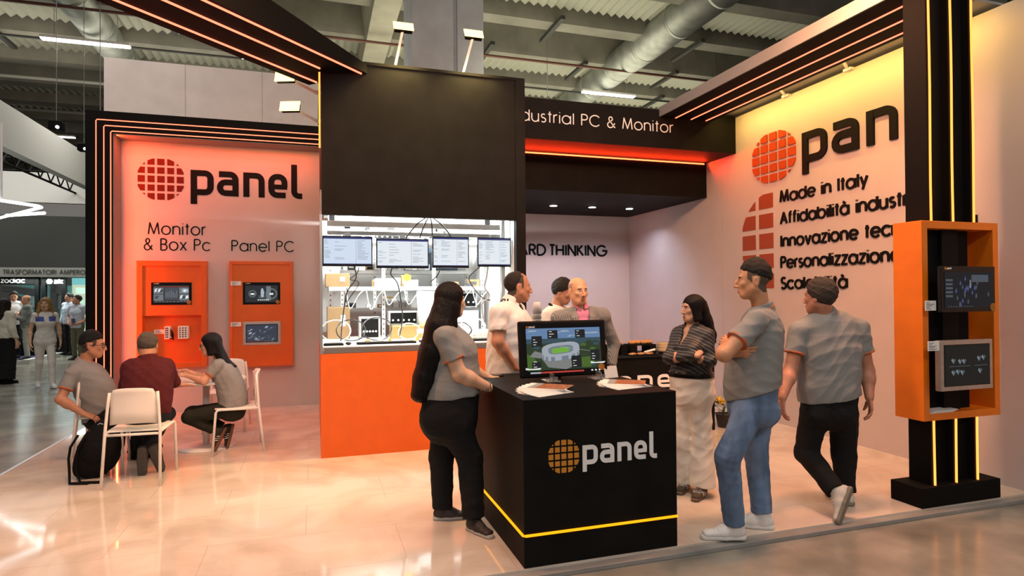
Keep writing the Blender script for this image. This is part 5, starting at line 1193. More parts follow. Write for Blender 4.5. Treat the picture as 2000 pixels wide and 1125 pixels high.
        if cl:
            S = Sculpt(); nd = nrm(HP(0, -.02, -.07)-nb); r_ = nk+.013
            S.cap(nb+nd*.0-fwT*.004, nb+nd*(g('collar_h', .036)+.022)-fwT*.006, r_+.013, r_, .002, 'ab'); S.cap(nb-nd*.05+fwT*.02, nb+nd*.10+fwT*.022, nk-.002, nk-.002, .004, mode='-')
            if g('collar_open', 1): S.econe(nb+fwT*.09-nd*.03, nb+fwT*.085+nd*.08, latS, .008, .04, .030, .045, .004, mode='-')
            col_ = S.build('collar', cl, shirt, min(hN, .0045))
            if g('collar_trim'):
                S = Sculpt(); S.cap(nb+nd*(g('collar_h', .036)*.25+.012)-fwT*.005, nb+nd*(g('collar_h', .036)*.5+.014)-fwT*.005, r_+.0105, r_+.0075, .002, 'ab'); S.cap(nb-nd*.05+fwT*.02, nb+nd*.10+fwT*.022, nk-.002, nk-.002, .004, mode='-')
                if g('collar_open', 1): S.econe(nb+fwT*.09-nd*.03, nb+fwT*.085+nd*.08, latS, .008, .04, .030, .045, .004, mode='-')
                S.build('collar_trim', g('collar_trim'), col_, min(hN, .004))
    # ---------------- trousers
    bt = g('bottom')
    if bt:
        S = Sculpt(); wz = g('waist', 1); e2 = g('bloose', .006)
        for i in range(0, wz):
            (a, w0, d0), (b, w1, d1) = T_[i], T_[i+1]; S.econe(a, b, latH, w0+e2, d0+e2, w1+e2, d1+e2, .04, n=2.3)
        for c, r in J.get('seat', []): S.cap(c, V3(c)+V3((0, 0, .001)), r, r, .05)
        r0, r1, r2 = g('leg', (.092, .066, .056))
        for sd in 'LR':
            hp, kn, an = V3(J['hi'+sd]), V3(J['kn'+sd]), V3(J['an'+sd]); b = kn+(an-kn)*g('leg_len', .98)
            S.cap(hp, kn, r0, r1, .03); S.cap(kn, b, r1, r2, .025, 'b')
        if J.get('wtop'): S.plane(*J['wtop'])
        S.disp(fold(g('bfold', .0042), 1))
        bp = g('bottom_paint'); S.build(g('bottom_name', 'trousers'), [bt]+([bp[0]] if bp else []), root, hN, (lambda c: bp[1](((c-pel)@latS), ((c-pel)@fwT), c[:, 2]-pel[2]).astype(int)) if bp else None)
        if g('belt'):
            S = Sculpt(); (p0, n0) = J['wtop']
            for i in range(0, wz): (a, w0, d0), (b, w1, d1) = T_[i], T_[i+1]; S.econe(a, b, latH, w0+e2+.007, d0+e2+.007, w1+e2+.007, d1+e2+.007, .04, n=2.3)
            S.disp(lambda X, Y, Z: 0*X); S.plane(V3(p0)+V3((0, 0, .002)), (0, 0, 1)); S.plane(V3(p0)-V3((0, 0, .038)), (0, 0, -1)); S.build('belt', g('belt'), root, hN*.8)
    # ---------------- shoes
    for sd in 'LR':
        up = J.get('up'+sd, (0, 0, 1)); S = Sculpt(); shoe(S, J['an'+sd], J['ft'+sd], up, g('foot', 1.)); o = S.build('shoe', g('shoe'), root, min(hN, .0055))
        S = Sculpt(); shoe(S, J['an'+sd], J['ft'+sd], up, g('foot', 1.), 'sole'); S.build('sole', g('sole'), o, min(hN, .0055))
        if g('laces') and hN < .008:
            d_ = nrm(J['ft'+sd]); u_ = nrm(V3(up)-d_*(V3(up)@d_)); s2 = np.cross(d_, u_); f_ = g('foot', 1.); B_ = V3(J['an'+sd])-u_*.085*f_; mb = MB()
            for k in range(5):
                c_ = B_+(d_*(.050+.018*k)+u_*(.1065-.0105*k))*f_; mb.tube([c_-s2*.026-u_*.014, c_-s2*.014-u_*.001, c_+s2*.014-u_*.001, c_+s2*.026-u_*.014], .0032, 6)
            mb.build('laces', g('laces'), o, True)
        if g('stripes'):
            d_ = nrm(J['ft'+sd]); u_ = nrm(V3(up)-d_*(V3(up)@d_)); s2 = np.cross(d_, u_); B_ = V3(J['an'+sd])-u_*.085*g('foot', 1.); mb = MB()
            for x in (-1, 1):
                for k in range(3): mb.tube([B_+(d_*(.035+.024*k)+u_*.026+s2*x*.0435)*g('foot', 1.), B_+(d_*(.048+.024*k)+u_*.050+s2*x*.0425)*g('foot', 1.), B_+(d_*(.056+.024*k)+u_*.066+s2*x*.034)*g('foot', 1.)], .0045, 6)
            mb.build('stripes', g('stripes'), o, True)
        if g('sock'): S = Sculpt(); S.cap(J['an'+sd], V3(J['an'+sd])+nrm(V3(J['kn'+sd])-V3(J['an'+sd]))*.09, .040, .042, .01); S.build('sock', g('sock'), root, hN)
    # ---------------- hair
    hm = g('hair'); st = g('hair_style', 'short')
    if hm:
        S = Sculpt(); th = g('hair_t', .010)
        S.ell(HP(0, -.016, .036), hf, ((.077+th)*hs, (.096+th)*hs, (.086+th*g('top_t', 1.1))*hs), .02)
        ln = lambda q: (HP(0, q[0][0], q[0][1]), hf[1]*(q[0][1]-q[1][1])-hf[2]*(q[0][0]-q[1][0]))
        if st in ('short', 'curly'): S.plane(*ln(g('line', ((.084, .078), (-.085, -.090)))), k=g('cut_k', .016))
        elif st == 'top': S.plane(HP(0, 0, g('top_z', .055)), -hf[2]); S.plane(HP(0, .085, .05), hf[1])
        elif st == 'receding':
            S.plane(*ln(((.02, .11), (-.07, -.085))), k=.012)
        else:
            S.plane(*ln(((.086, .066), (.005, -.11))))
            for x in (-1, 1): S.econe(HP(.058*x, .018, .055), HP(.078*x, -.008, -.10), hf[1], .040*hs, .026*hs, .046*hs, .020*hs, .02)
        if J.get('lock'):
            for ch in J['lock']:
                for i in range(len(ch)-1):
                    (a, w0, d0, sv), (b, w1, d1, _) = ch[i], ch[i+1]; S.econe(a, b, sv, w0, d0, w1, d1, .02, n=2.6)
        if st == 'curly': S.disp(lambda X, Y, Z, q=noise([(110, 1), (140, 1), (170, 1), (210, 1), (240, 1)]): .0018*q(X, Y, Z))
        elif st == 'long': S.disp(lambda X, Y, Z: .0012*np.sin(X*210+2*np.sin(Z*6))*np.sin(Y*190+2*np.sin(Z*5)))
        else: S.disp(lambda X, Y, Z, q=noise([(120, 1), (160, 1), (210, 1)]): .0012*q(X, Y, Z))
        S.build('hair', hm, root, min(hN, .005))
    if g('glasses'):
        mb = MB()
        for x in (-1, 1):
            mb.tube([HP(.033*x+.024*math.cos(a), .104-.012*abs(.033*x+.024*math.cos(a))/.06, -.002+.018*math.sin(a)) for a in np.linspace(0, 2*PI, 17)], .0024, 6)
            mb.tube([HP(.057*x, .092, .005), HP(.078*x, .06, .006), HP(.084*x, .0, .004), HP(.080*x, -.02, -.006)], .0022, 6)
        mb.tube([HP(-.010, .104, .004), HP(0, .107, .006), HP(.010, .104, .004)], .0022, 6); mb.build('glasses', g('glasses'), root, True)
    return root, HP, nb, latS, fwT
# ------------------------------------------------------------------ the people
POLO = CLOTH('grey_polo', (.25, .25, .245), .16, 260)
TRIM = mat('orange_trim', (.50, .12, .04), .85)
BLKT = CLOTH('black', (.010, .010, .011), .3)
JEANS = mat('denim', (.135, .205, .335), .85, var=.42, vscale=9, bump=.25, bscale=260, stretch=(1, 1, .45), spec=.2)
CREAMT = CLOTH('cream_cotton', (.82, .78, .71), .04)
BLAZ = stripes('blazer_stripes', (.24, .235, .225), (.13, .13, .13), 75, (.92, .3, 0), rough=.9)
BLOUSE = stripes('blouse_stripes', (.010, .010, .011), (.13, .13, .13), 42, (.55, .1, .7), rough=.6, duty=.80)
SUITW = mat('race_suit_white', (.72, .66, .60), .5, var=.04, vscale=8)
SHOEBROWN = mat('shoe_black_brown', (.03, .02, .02), .6, var=.5, vscale=14); SOLEW = mat('sole_pale', (.45, .43, .41), .6)
SHOEOLIVE = mat('shoe_olive', (.07, .05, .03), .7, var=.3, vscale=30); SOLEG = mat('sole_gum', (.16, .10, .06), .7)
SHOEWHITE = mat('shoe_white', (.78, .76, .74), .55, var=.06, vscale=22); SOLEWH = mat('sole_white', (.74, .72, .70), .5)
SHOEWHITE2 = mat('shoe_offwhite', (.58, .56, .50), .65, var=.1, vscale=22); SOLEKHAKI = mat('sole_khaki', (.22, .20, .15), .8)
SHOEDARK = mat('shoe_dark', (.03, .028, .028), .7, var=.3, vscale=25); SOLEDARK = mat('sole_dark', (.06, .055, .05), .8)
SHOESTRIPE = mat('shoe_black_suede', (.018, .015, .014), .8); SOLEGUM = mat('sole_brown_gum', (.16, .075, .03), .7)
PEOPLE0 = len(bpy.data.objects)
LAST = person('woman with very long black hair in grey polo shirt leaning at the counter corner',
  {'head':[0.923,4.3,1.577],'hf':[0.97,0.22,-0.03],'neck':[0.877,4.28,1.382],'shR':[0.838,4.125,1.332],'shL':[0.947,4.435,1.332],'elR':[0.932,4.08,1.08],'wrR':[1.151,4.13,0.971],'hdR':([0.92,0.0,-0.1],[-0.1,0,-1],0.45),'elL':[1.09,4.48,1.058],'wrL':[1.246,4.5,0.987],'hiR':[0.879,4.185,0.784],'hiL':[0.919,4.375,0.753],'knR':[1.024,4.18,0.49],'knL':[0.866,4.4,0.457],'anR':[1.029,4.11,0.08],'anL':[0.871,4.4,0.08],'ftR':[0.42,-0.9,0],'ftL':[0.97,-0.22,0],'torso':[([0.902,4.28,0.764],0.195,0.195),([0.926,4.28,0.951],0.19,0.185),([0.934,4.28,1.088],0.175,0.165),([0.924,4.28,1.222],0.165,0.15),([0.884,4.28,1.332],0.13,0.09)],'lumps':[([0.982,4.21,1.215],0.085),([1.022,4.35,1.201],0.085)],'seat':[([0.787,4.21,0.775],0.1),([0.813,4.35,0.746],0.1)],'hdL':([0.95,0.1,0],[0,0,-1],0.4),'hem':([0.929,4.28,0.911],[0.08,0,-1]),'lock':[[([0.886,4.28,1.584],0.085,0.08,[0,1,0]),([0.822,4.26,1.388],0.125,0.085,[0,1,0]),([0.77,4.26,1.211],0.135,0.08,[0,1,0]),([0.719,4.26,1.036],0.125,0.07,[0,1,0]),([0.687,4.26,0.931],0.105,0.055,[0,1,0])],[([0.896,4.225,1.531],0.03,0.06,[0,1,0]),([0.901,4.22,1.406],0.03,0.045,[0,1,0]),([0.933,4.22,1.334],0.018,0.018,[0,1,0])]]},
  dict(skin=SKIN('fair',(.50,.29,.19)),fat=1.18,arm=1.0,hs=.97,facew=1.04,top=POLO,sleeve=.62,trim=TRIM,bottom=BLKT,leg=(.125,.088,.072),waist=1,bottom_name='trousers',laces=DARK,shoe=SHOEBROWN,sole=SOLEW,foot=.93,hair=HAIR('black',(.006,.005,.005)),hair_style='long',hair_t=.016,loose=.008,hand=.92))

root, HP_, nb_, la_, fw_ = LAST
w_ = Vector([1.151, 4.13, 0.971]); mb = MB()
for k in range(3):
    c = w_+Vector((-.028+.016*k, 0, .004*k)); mb.tube([c+Vector((.003*math.sin(a*3+k), .034*math.cos(a), .031*math.sin(a))) for a in np.linspace(0, 2*PI, 20)], .0042, 6)
mb.build('bracelets', mat('bracelet_beads', (.16, .13, .09), .4, .3, var=.5, vscale=120), root, True)

LAST = person('heavy man in white polo shirt with black lettered collar behind the counter',
  {'head':[1.648,4.97,1.677],'hf':[0.99,-0.1,-0.02],'neck':[1.574,4.97,1.521],'shR':[1.413,4.78,1.456],'shL':[1.7,5.16,1.467],'elR':[1.393,4.73,1.237],'wrR':[1.55,4.77,1.021],'elL':[1.794,5.19,1.191],'wrL':[1.837,5.07,1.033],'hdR':([0.8,0.2,-0.35],[-0.2,0.3,-1],0.5),'hdL':([0.9,-0.3,0],[0,0,-1],0.5),'torso':[([1.592,4.97,0.858],0.19,0.185),([1.598,4.97,1.031],0.2,0.205),([1.594,4.97,1.183],0.205,0.2),([1.582,4.97,1.335],0.2,0.165),([1.555,4.97,1.457],0.15,0.1)],'lumps':[([1.681,4.97,1.115],0.14)],'hiR':[1.592,4.87,0.9],'hiL':[1.592,5.069999999999999,0.9],'knR':[1.612,4.859999999999999,0.48],'knL':[1.612,5.08,0.48],'anR':[1.592,4.85,0.085],'anL':[1.592,5.09,0.085],'ftR':[0.95,-0.3,0],'ftL':[0.95,0.3,0],'hem':([1.592,4.97,0.83],[0,0,-1])},
  dict(skin=SKIN('tan',(.36,.165,.095)),fat=1.12,hs=1.06,facew=1.12,neck_r=.066,top=CLOTH('white',(.74,.72,.70),.04),sleeve=.62,collar=CLOTH('white',(.74,.72,.70),.04),collar_h=.05,bottom=BLKT,shoe=BLACKM,sole=BLACKM,hair=HAIRS('dark',(.018,.014,.012)),hair_style='receding',hair_t=.006,scalp=(.10,.03),scalpm=mat('cropped_hair',(.05,.035,.028),.8,var=.4,vscale=200),loose=.014,marks=1))

root, HP_, nb_, la_, fw_ = LAST
mb = MB()
for k, (a0, a1, z0, z1) in enumerate(((20, 34, .026, .060), (34, 40, .026, .036), (48, 56, .030, .062), (56, 74, .054, .062), (56, 74, .028, .036), (74, 80, .030, .060), (90, 98, .028, .062), (12, 100, .004, .010), (20, 30, .010, .020), (42, 54, .010, .020), (66, 78, .010, .020), (88, 99, .010, .020))):
    for j in range(4):
        A_ = [math.radians(a0+(a1-a0)*q/4) for q in (j, j+1)]
        def cp(a, z, e): r_ = .066+.013*2-.013*min(1, z/.072)+.0015+e; return V3(nb_)-V3(fw_)*.004-V3(fw_)*math.cos(a)*r_+V3(la_)*math.sin(a)*r_+V3((.012*z/.07, 0, z))
        mb.hull8([cp(A_[0], z0, -.003), cp(A_[1], z0, -.003), cp(A_[1], z0, .001), cp(A_[0], z0, .001), cp(A_[0], z1, -.003), cp(A_[1], z1, -.003), cp(A_[1], z1, .001), cp(A_[0], z1, .001)])
mb.build('collar_print', LETK, root)
S = Sculpt(); S.econe(V3(nb_)+V3(fw_)*.085-V3((0, 0, .0)), V3(nb_)+V3(fw_)*.17-V3((0, 0, .13)), la_, .026, .012, .020, .012, .01); S.build('button_placket', LETK, root, .006)

LAST = person('bald man in grey striped blazer over a pink polo shirt, facing the camera',
  {'head':[2.286,5.16,1.64],'hf':[0.1,-0.99,0],'neck':[2.319,5.18,1.475],'shR':[2.118,5.22,1.394],'shL':[2.531,5.16,1.411],'elR':[2.062,5.2,1.089],'wrR':[2.07,5.03,0.893],'elL':[2.664,5.2,1.144],'wrL':[2.605,5.14,0.943],'hdR':([0.3,-0.6,-0.4],[0.6,0.2,0],0.4),'hdL':([-0.2,-0.3,-0.9],[-0.5,0.4,0],0.4),'torso':[([2.332,5.18,0.697],0.18,0.13),([2.334,5.18,0.908],0.175,0.125),([2.331,5.18,1.072],0.18,0.125),([2.322,5.18,1.26],0.18,0.125),([2.319,5.18,1.4],0.14,0.085)],'hiR':[2.242,5.21,0.88],'hiL':[2.4219999999999997,5.1499999999999995,0.88],'knR':[2.2319999999999998,5.199999999999999,0.48],'knL':[2.432,5.1499999999999995,0.48],'anR':[2.222,5.21,0.085],'anL':[2.4419999999999997,5.16,0.085],'ftR':[-0.2,-0.95,0],'ftL':[0.4,-0.9,0],'hem':([2.332,5.18,0.78],[0,0,-1])},
  dict(skin=SKIN('warm',(.50,.25,.14)),hs=1.02,neck_r=.060,top=BLAZ,top_name='blazer',sleeve=1.95,under=mat('pink_cotton',(.62,.22,.36),.85),blazer=1,bottom=BLKT,shoe=BLACKM,sole=BLACKM,scalp=(.07,.02),scalpm=mat('shaved_scalp',(.34,.19,.12),.6,var=.1,vscale=90),loose=.016,pink=1))

LAST = person('young barman with black hair and a dark strap on his white shirt, behind the blazer',
  {'head':[2.38,5.75,1.638],'hf':[0.75,-0.55,-0.28],'neck':[2.309,5.77,1.484],'shR':[2.179,5.65,1.402],'shL':[2.521,5.89,1.415],'elR':[2.14,5.57,1.153],'wrR':[2.183,5.4,1.058],'elL':[2.536,5.85,1.136],'wrL':[2.481,5.6,1.029],'hdR':([0.6,-0.6,0],[0,0,-1],0.4),'hdL':([0.3,-0.8,0],[0,0,-1],0.4),'torso':[([2.299,5.75,0.715],0.15,0.11),([2.302,5.75,0.971],0.145,0.105),([2.304,5.75,1.227],0.16,0.115),([2.3,5.75,1.407],0.13,0.08)],'hiR':[2.239,5.69,0.88],'hiL':[2.359,5.81,0.88],'knR':[2.239,5.67,0.48],'knL':[2.359,5.83,0.48],'anR':[2.239,5.67,0.085],'anL':[2.359,5.83,0.085],'ftR':[0.6,-0.8,0],'ftL':[0.8,-0.5,0],'hem':([2.299,5.75,0.82],[0,0,-1])},
  dict(skin=SKIN('olive',(.26,.125,.075)),hs=1.0,top=CLOTH('shirt_white',(.55,.54,.55),.06),top_name='shirt',sleeve=1.9,bottom=BLKT,shoe=BLACKM,sole=BLACKM,hair=HAIRS('black',(.008,.007,.007)),hair_style='curly',hair_t=.016,top_t=1.6,line=((.08,.06),(-.085,-.06)),loose=.012,strap=1))

root, HP_, nb_, la_, fw_ = LAST
S = Sculpt(); pts = [V3(nb_)+V3(la_)*.075-V3(fw_)*.02+V3((0, 0, .035)), V3(nb_)+V3(la_)*.085+V3(fw_)*.06-V3((0, 0, .02)), V3(nb_)+V3(la_)*.08+V3(fw_)*.125-V3((0, 0, .14)), V3(nb_)+V3(la_)*.07+V3(fw_)*.14-V3((0, 0, .30))]
for i in range(3): S.econe(pts[i], pts[i+1], la_, .022, .012, .022, .012, .01)
S.build('strap', LETK, root, .006)

LAST = person('woman with straight black hair in dark striped blouse and white trousers, arms crossed',
  {'head':[2.914,4.3,1.49],'hf':[-0.985,0.06,0],'neck':[2.906,4.32,1.327],'shR':[2.868,4.44,1.28],'shL':[2.969,4.19,1.28],'elR':[2.711,4.34,1.092],'wrR':[2.809,4.085,1.133],'elL':[2.954,4.12,1.08],'wrL':[2.757,4.27,1.122],'hdR':([0.7,0.4,0.45],[0.4,0.75,-0.2],0.6),'hdL':([-0.45,0.85,0.15],[0.5,0.4,-0.1],0.45),'torso':[([2.914,4.32,0.804],0.172,0.125),([2.906,4.32,0.941],0.15,0.112),([2.908,4.32,1.066],0.142,0.105),([2.914,4.32,1.202],0.155,0.11),([2.91,4.32,1.286],0.125,0.075)],'lumps':[([2.813,4.29,1.175],0.062),([2.831,4.19,1.17],0.062)],'hiR':[2.87,4.37,0.749],'hiL':[2.94,4.26,0.754],'knR':[2.863,4.38,0.421],'knL':[2.958,4.25,0.426],'anR':[2.905,4.42,0.078],'anL':[2.934,4.23,0.078],'ftR':[-0.75,-0.66,0],'ftL':[-0.8,-0.6,0],'hem':([2.907,4.32,0.966],[0,0,-1]),'wtop':([2.907,4.32,0.978],[0,0,1]),'lock':[[([2.981,4.32,1.501],0.075,0.062,[0.6,-0.8,0]),([3.011,4.31,1.375],0.08,0.055,[0.6,-0.8,0]),([3.037,4.3,1.271],0.08,0.045,[0.6,-0.8,0]),([3.051,4.3,1.216],0.07,0.03,[0.6,-0.8,0])]]},
  dict(skin=SKIN('light',(.44,.235,.15)),fat=.86,arm=.92,hs=.88,facew=.95,nose=1.25,neck_r=.046,top=BLOUSE,top_name='blouse',sleeve=1.93,vneck=.13,collar=BLOUSE,spread=.0,hand=.74,bottom=CREAMT,leg=(.090,.080,.105),leg_len=1.0,waist=2,bloose=.015,belt=BLACKG,stripes=PAPER,laces=PAPER,shoe=SHOEOLIVE,sole=SOLEG,foot=.9,hair=HAIR('black',(.006,.005,.005)),hair_style='long',hair_t=.012,loose=.010))

LAST = person('man in grey polo shirt and blue jeans with crossed arms, seen from his left side',
  {'head':[2.852,3.5,1.699],'hf':[-0.83,0.56,0],'neck':[2.925,3.5,1.488],'shL':[2.722,3.32,1.423],'shR':[3.044,3.68,1.416],'elL':[2.461,3.3,1.229],'wrL':[2.699,3.54,1.268],'elR':[2.768,3.7,1.174],'wrR':[2.638,3.44,1.22],'hdL':([0.05,0.9,0.2],[0.5,0.2,-0.3],0.4),'hdR':([0.75,-0.62,0.02],[0.45,0.7,0.25],0.3),'torso':[([2.828,3.5,0.856],0.172,0.15),([2.83,3.5,0.978],0.175,0.16),([2.844,3.5,1.092],0.17,0.16),([2.875,3.5,1.237],0.175,0.15),([2.911,3.5,1.359],0.172,0.128),([2.916,3.5,1.429],0.135,0.085)],'hiL':[2.739,3.415,0.825],'hiR':[2.939,3.585,0.781],'knL':[2.551,3.4,0.547],'knR':[2.939,3.6,0.492],'anL':[2.619,3.425,0.091],'anR':[2.922,3.52,0.091],'ftL':[-0.93,0.36,0],'ftR':[-0.8,0.55,0.0],'seat':[([2.891,3.44,0.81],0.095),([3.0,3.56,0.782],0.095)],'hem':([2.829,3.5,0.932],[0.25,-0.2,-1])},
  dict(skin=SKIN('tan2',(.44,.215,.115)),fat=1.06,arm=1.08,hs=1.05,nose=1.25,neck_r=.06,top=POLO,sleeve=.60,trim=TRIM,collar=POLO,collar_trim=TRIM,collar_h=.045,bottom=JEANS,bottom_name='jeans',leg=(.098,.078,.066),waist=1,laces=PAPER,shoe=SHOEWHITE,sole=SOLEWH,sock=BLKT,foot=1.06,hair=HAIRS('dark',(.016,.012,.010)),hair_style='short',cut_k=.034,line=((.095,.068),(-.10,-.004)),hair_t=.0065,top_t=5.,scalp=(.078,.040),scalpm=mat('cropped_sides',(.10,.065,.045),.75,var=.4,vscale=220),loose=.012,h=.0048))

LAST = person('man in grey polo shirt and black trousers walking away along the right wall',
  {'head':[3.649,3.74,1.58],'hf':[-0.3,0.95,0],'neck':[3.715,3.74,1.431],'shL':[3.513,3.8,1.316],'shR':[3.926,3.65,1.337],'elL':[3.427,3.8,1.024],'wrL':[3.278,3.72,0.844],'elR':[4.0,3.64,1.016],'wrR':[3.95,3.58,0.827],'hdL':([-0.1,-0.1,-1],[0.75,-0.3,0],0.45),'hdR':([0.0,-0.15,-1],[-0.7,0.5,0],0.45),'torso':[([3.718,3.74,0.722],0.185,0.145),([3.725,3.74,0.857],0.2,0.155),([3.738,3.74,1.013],0.198,0.155),([3.74,3.74,1.169],0.205,0.15),([3.732,3.74,1.306],0.195,0.125),([3.724,3.74,1.384],0.15,0.09)],'hiL':[3.625,3.78,0.674],'hiR':[3.814,3.69,0.693],'knL':[3.604,3.84,0.38],'knR':[3.845,3.72,0.373],'anL':[3.569,3.52,0.174],'anR':[3.859,3.72,0.09],'ftL':[-0.55,-0.12,-0.8],'ftR':[0.15,0.97,0],'upL':[-0.25,0.85,0.35],'seat':[([3.596,3.71,0.689],0.085),([3.738,3.64,0.7],0.085)],'hem':([3.725,3.74,0.815],[0.2,0,-1])},
  dict(skin=SKIN('ruddy',(.36,.16,.10)),fat=1.13,arm=1.05,hs=1.06,neck_r=.062,top=POLO,sleeve=.56,trim=TRIM,collar=POLO,collar_trim=TRIM,bottom=BLKT,leg=(.108,.085,.068),waist=1,laces=PAPER,shoe=SHOEWHITE2,sole=SOLEKHAKI,foot=1.03,hair=HAIRS('greybrown',(.045,.036,.030)),hair_style='curly',hair_t=.017,top_t=1.4,cut_k=.034,line=((.086,.070),(-.082,-.130)),loose=.014,h=.0048))

LAST = person('seated man with glasses in grey polo shirt leaning back on the aisle side chair',
  {'head':[-2.108,7.12,1.142],'hf':[0.985,0.1,-0.08],'neck':[-2.187,7.12,0.952],'shR':[-2.22,6.95,0.883],'shL':[-2.202,7.3,0.881],'elR':[-2.295,6.86,0.655],'wrR':[-2.114,6.88,0.504],'elL':[-2.07,7.36,0.604],'wrL':[-1.906,7.28,0.533],'hdR':([0.9,0.05,-0.4],[0.1,0.3,-1],0.5),'hdL':([0.9,-0.2,-0.1],[0,0,-1],0.4),'torso':[([-2.043,7.12,0.436],0.17,0.145),([-2.051,7.12,0.574],0.17,0.15),([-2.087,7.12,0.693],0.17,0.15),([-2.148,7.12,0.818],0.17,0.135),([-2.2,7.12,0.912],0.14,0.09)],'hiR':[-2.008,7.03,0.45],'hiL':[-2.059,7.21,0.43],'knR':[-1.654,7.0,0.432],'knL':[-1.728,7.27,0.408],'anR':[-1.674,7.0,0.095],'anL':[-1.778,7.29,0.095],'ftR':[1,0,0],'ftL':[1,0.2,0],'hem':([-2.043,7.12,0.456],[0.55,0,-0.83])},
  dict(skin=SKIN('tan',(.36,.165,.095)),hs=1.04,nose=1.15,neck_r=.06,top=POLO,sleeve=.62,trim=TRIM,collar=POLO,collar_trim=TRIM,bottom=BLKT,waist=1,shoe=BLACKM,sole=BLACKM,hair=HAIRS('black',(.008,.007,.007)),hair_style='short',cut_k=.034,line=((.095,.066),(-.10,-.010)),hair_t=.0065,top_t=4.5,scalp=(.07,.040),scalpm=mat('cropped_dark',(.06,.04,.03),.8,var=.3,vscale=220),glasses=BLACKG,loose=.012))

LAST = person('seated man in dark red shirt with his back to the camera',
  {'head':[-1.481,6.5,1.165],'hf':[0.05,0.99,-0.12],'neck':[-1.47,6.45,1.022],'shL':[-1.612,6.44,0.968],'shR':[-1.324,6.46,0.967],'elL':[-1.693,6.58,0.731],'wrL':[-1.599,6.84,0.732],'elR':[-1.292,6.62,0.801],'wrR':[-1.299,6.84,0.742],'hdL':([0.5,0.8,0],[0,0,-1],0.3),'hdR':([0.75,0.6,-0.08],[-0.1,0,-1],0.12),'torso':[([-1.459,6.4,0.558],0.175,0.135),([-1.456,6.39,0.681],0.178,0.135),([-1.459,6.4,0.797],0.188,0.135),([-1.463,6.42,0.902],0.19,0.125),([-1.467,6.44,0.976],0.15,0.085)],'hiL':[-1.543,6.44,0.528],'hiR':[-1.393,6.44,0.518],'knL':[-1.669,6.84,0.492],'knR':[-1.39,6.84,0.464],'anL':[-1.398,6.44,0.215],'anR':[-1.493,6.4,0.205],'ftL':[0.25,0.25,-0.9],'ftR':[-0.02,0.15,-0.99],'upL':[0.2,0.85,-0.2],'upR':[0,0.95,0.2],'hem':([-1.463,6.42,0.555],[0,0,-1])},
  dict(skin=SKIN('warm2',(.40,.19,.11)),fat=1.08,hs=1.02,neck_r=.066,top=CLOTH('burgundy',(.085,.014,.017),.2),top_name='shirt',sleeve=1.05,collar=CLOTH('burgundy',(.085,.014,.017),.2),collar_open=0,bottom=CLOTH('navy',(.012,.014,.022),.2),leg=(.092,.070,.060),waist=1,shoe=SHOEDARK,sole=SOLEDARK,hair=HAIRS('grey',(.10,.085,.07)),hair_style='short',hair_t=.006,line=((.075,.075),(-.085,-.085)),loose=.012))

LAST = person('seated woman with glasses and black hair in grey polo shirt at the round table',
  {'head':[-1.041,7.1,1.115],'hf':[-0.99,-0.05,-0.12],'neck':[-0.939,7.1,0.934],'shL':[-0.957,6.95,0.908],'shR':[-0.96,7.26,0.891],'elL':[-1.077,6.92,0.755],'wrL':[-1.247,7.04,0.806],'elR':[-1.139,7.26,0.751],'wrR':[-1.291,7.18,0.844],'hdL':([-0.85,0.2,0.15],[0.2,0.5,-0.8],0.5),'hdR':([-0.85,-0.25,0.05],[0.2,-0.3,-0.9],0.5),'torso':[([-0.836,7.1,0.444],0.17,0.135),([-0.826,7.1,0.557],0.155,0.125),([-0.851,7.1,0.666],0.15,0.12),([-0.9,7.1,0.792],0.155,0.12),([-0.944,7.1,0.886],0.125,0.08)],'hiL':[-0.851,7.015,0.439],'hiR':[-0.871,7.185,0.421],'knL':[-1.232,7.03,0.382],'knR':[-1.241,7.22,0.395],'anL':[-0.976,7.07,0.213],'anR':[-0.911,7.18,0.207],'ftL':[-0.4,-0.1,-0.9],'ftR':[-0.22,-0.05,-0.97],'upL':[-0.85,0.15,0.4],'upR':[-0.95,0.1,0.2],'hem':([-0.841,7.1,0.455],[0.1,0,-1]),'lock':[[([-0.997,7.1,1.119],0.07,0.065,[0,1,0]),([-0.938,7.1,0.993],0.075,0.05,[0,1,0]),([-0.882,7.08,0.923],0.07,0.035,[0,1,0]),([-0.807,7.07,0.878],0.05,0.02,[0,1,0])]]},
  dict(skin=SKIN('light2',(.46,.235,.15)),fat=.9,arm=.9,hs=.94,neck_r=.046,top=POLO,sleeve=.60,trim=TRIM,bottom=CLOTH('dark_olive',(.022,.022,.016),.2),leg=(.085,.066,.056),leg_len=.9,waist=1,laces=DARK,stripes=PAPER,shoe=SHOESTRIPE,sole=SOLEGUM,foot=.92,hair=HAIR('black',(.006,.005,.005)),hair_style='long',hair_t=.013,glasses=BLACKG,loose=.010,hand=.88))

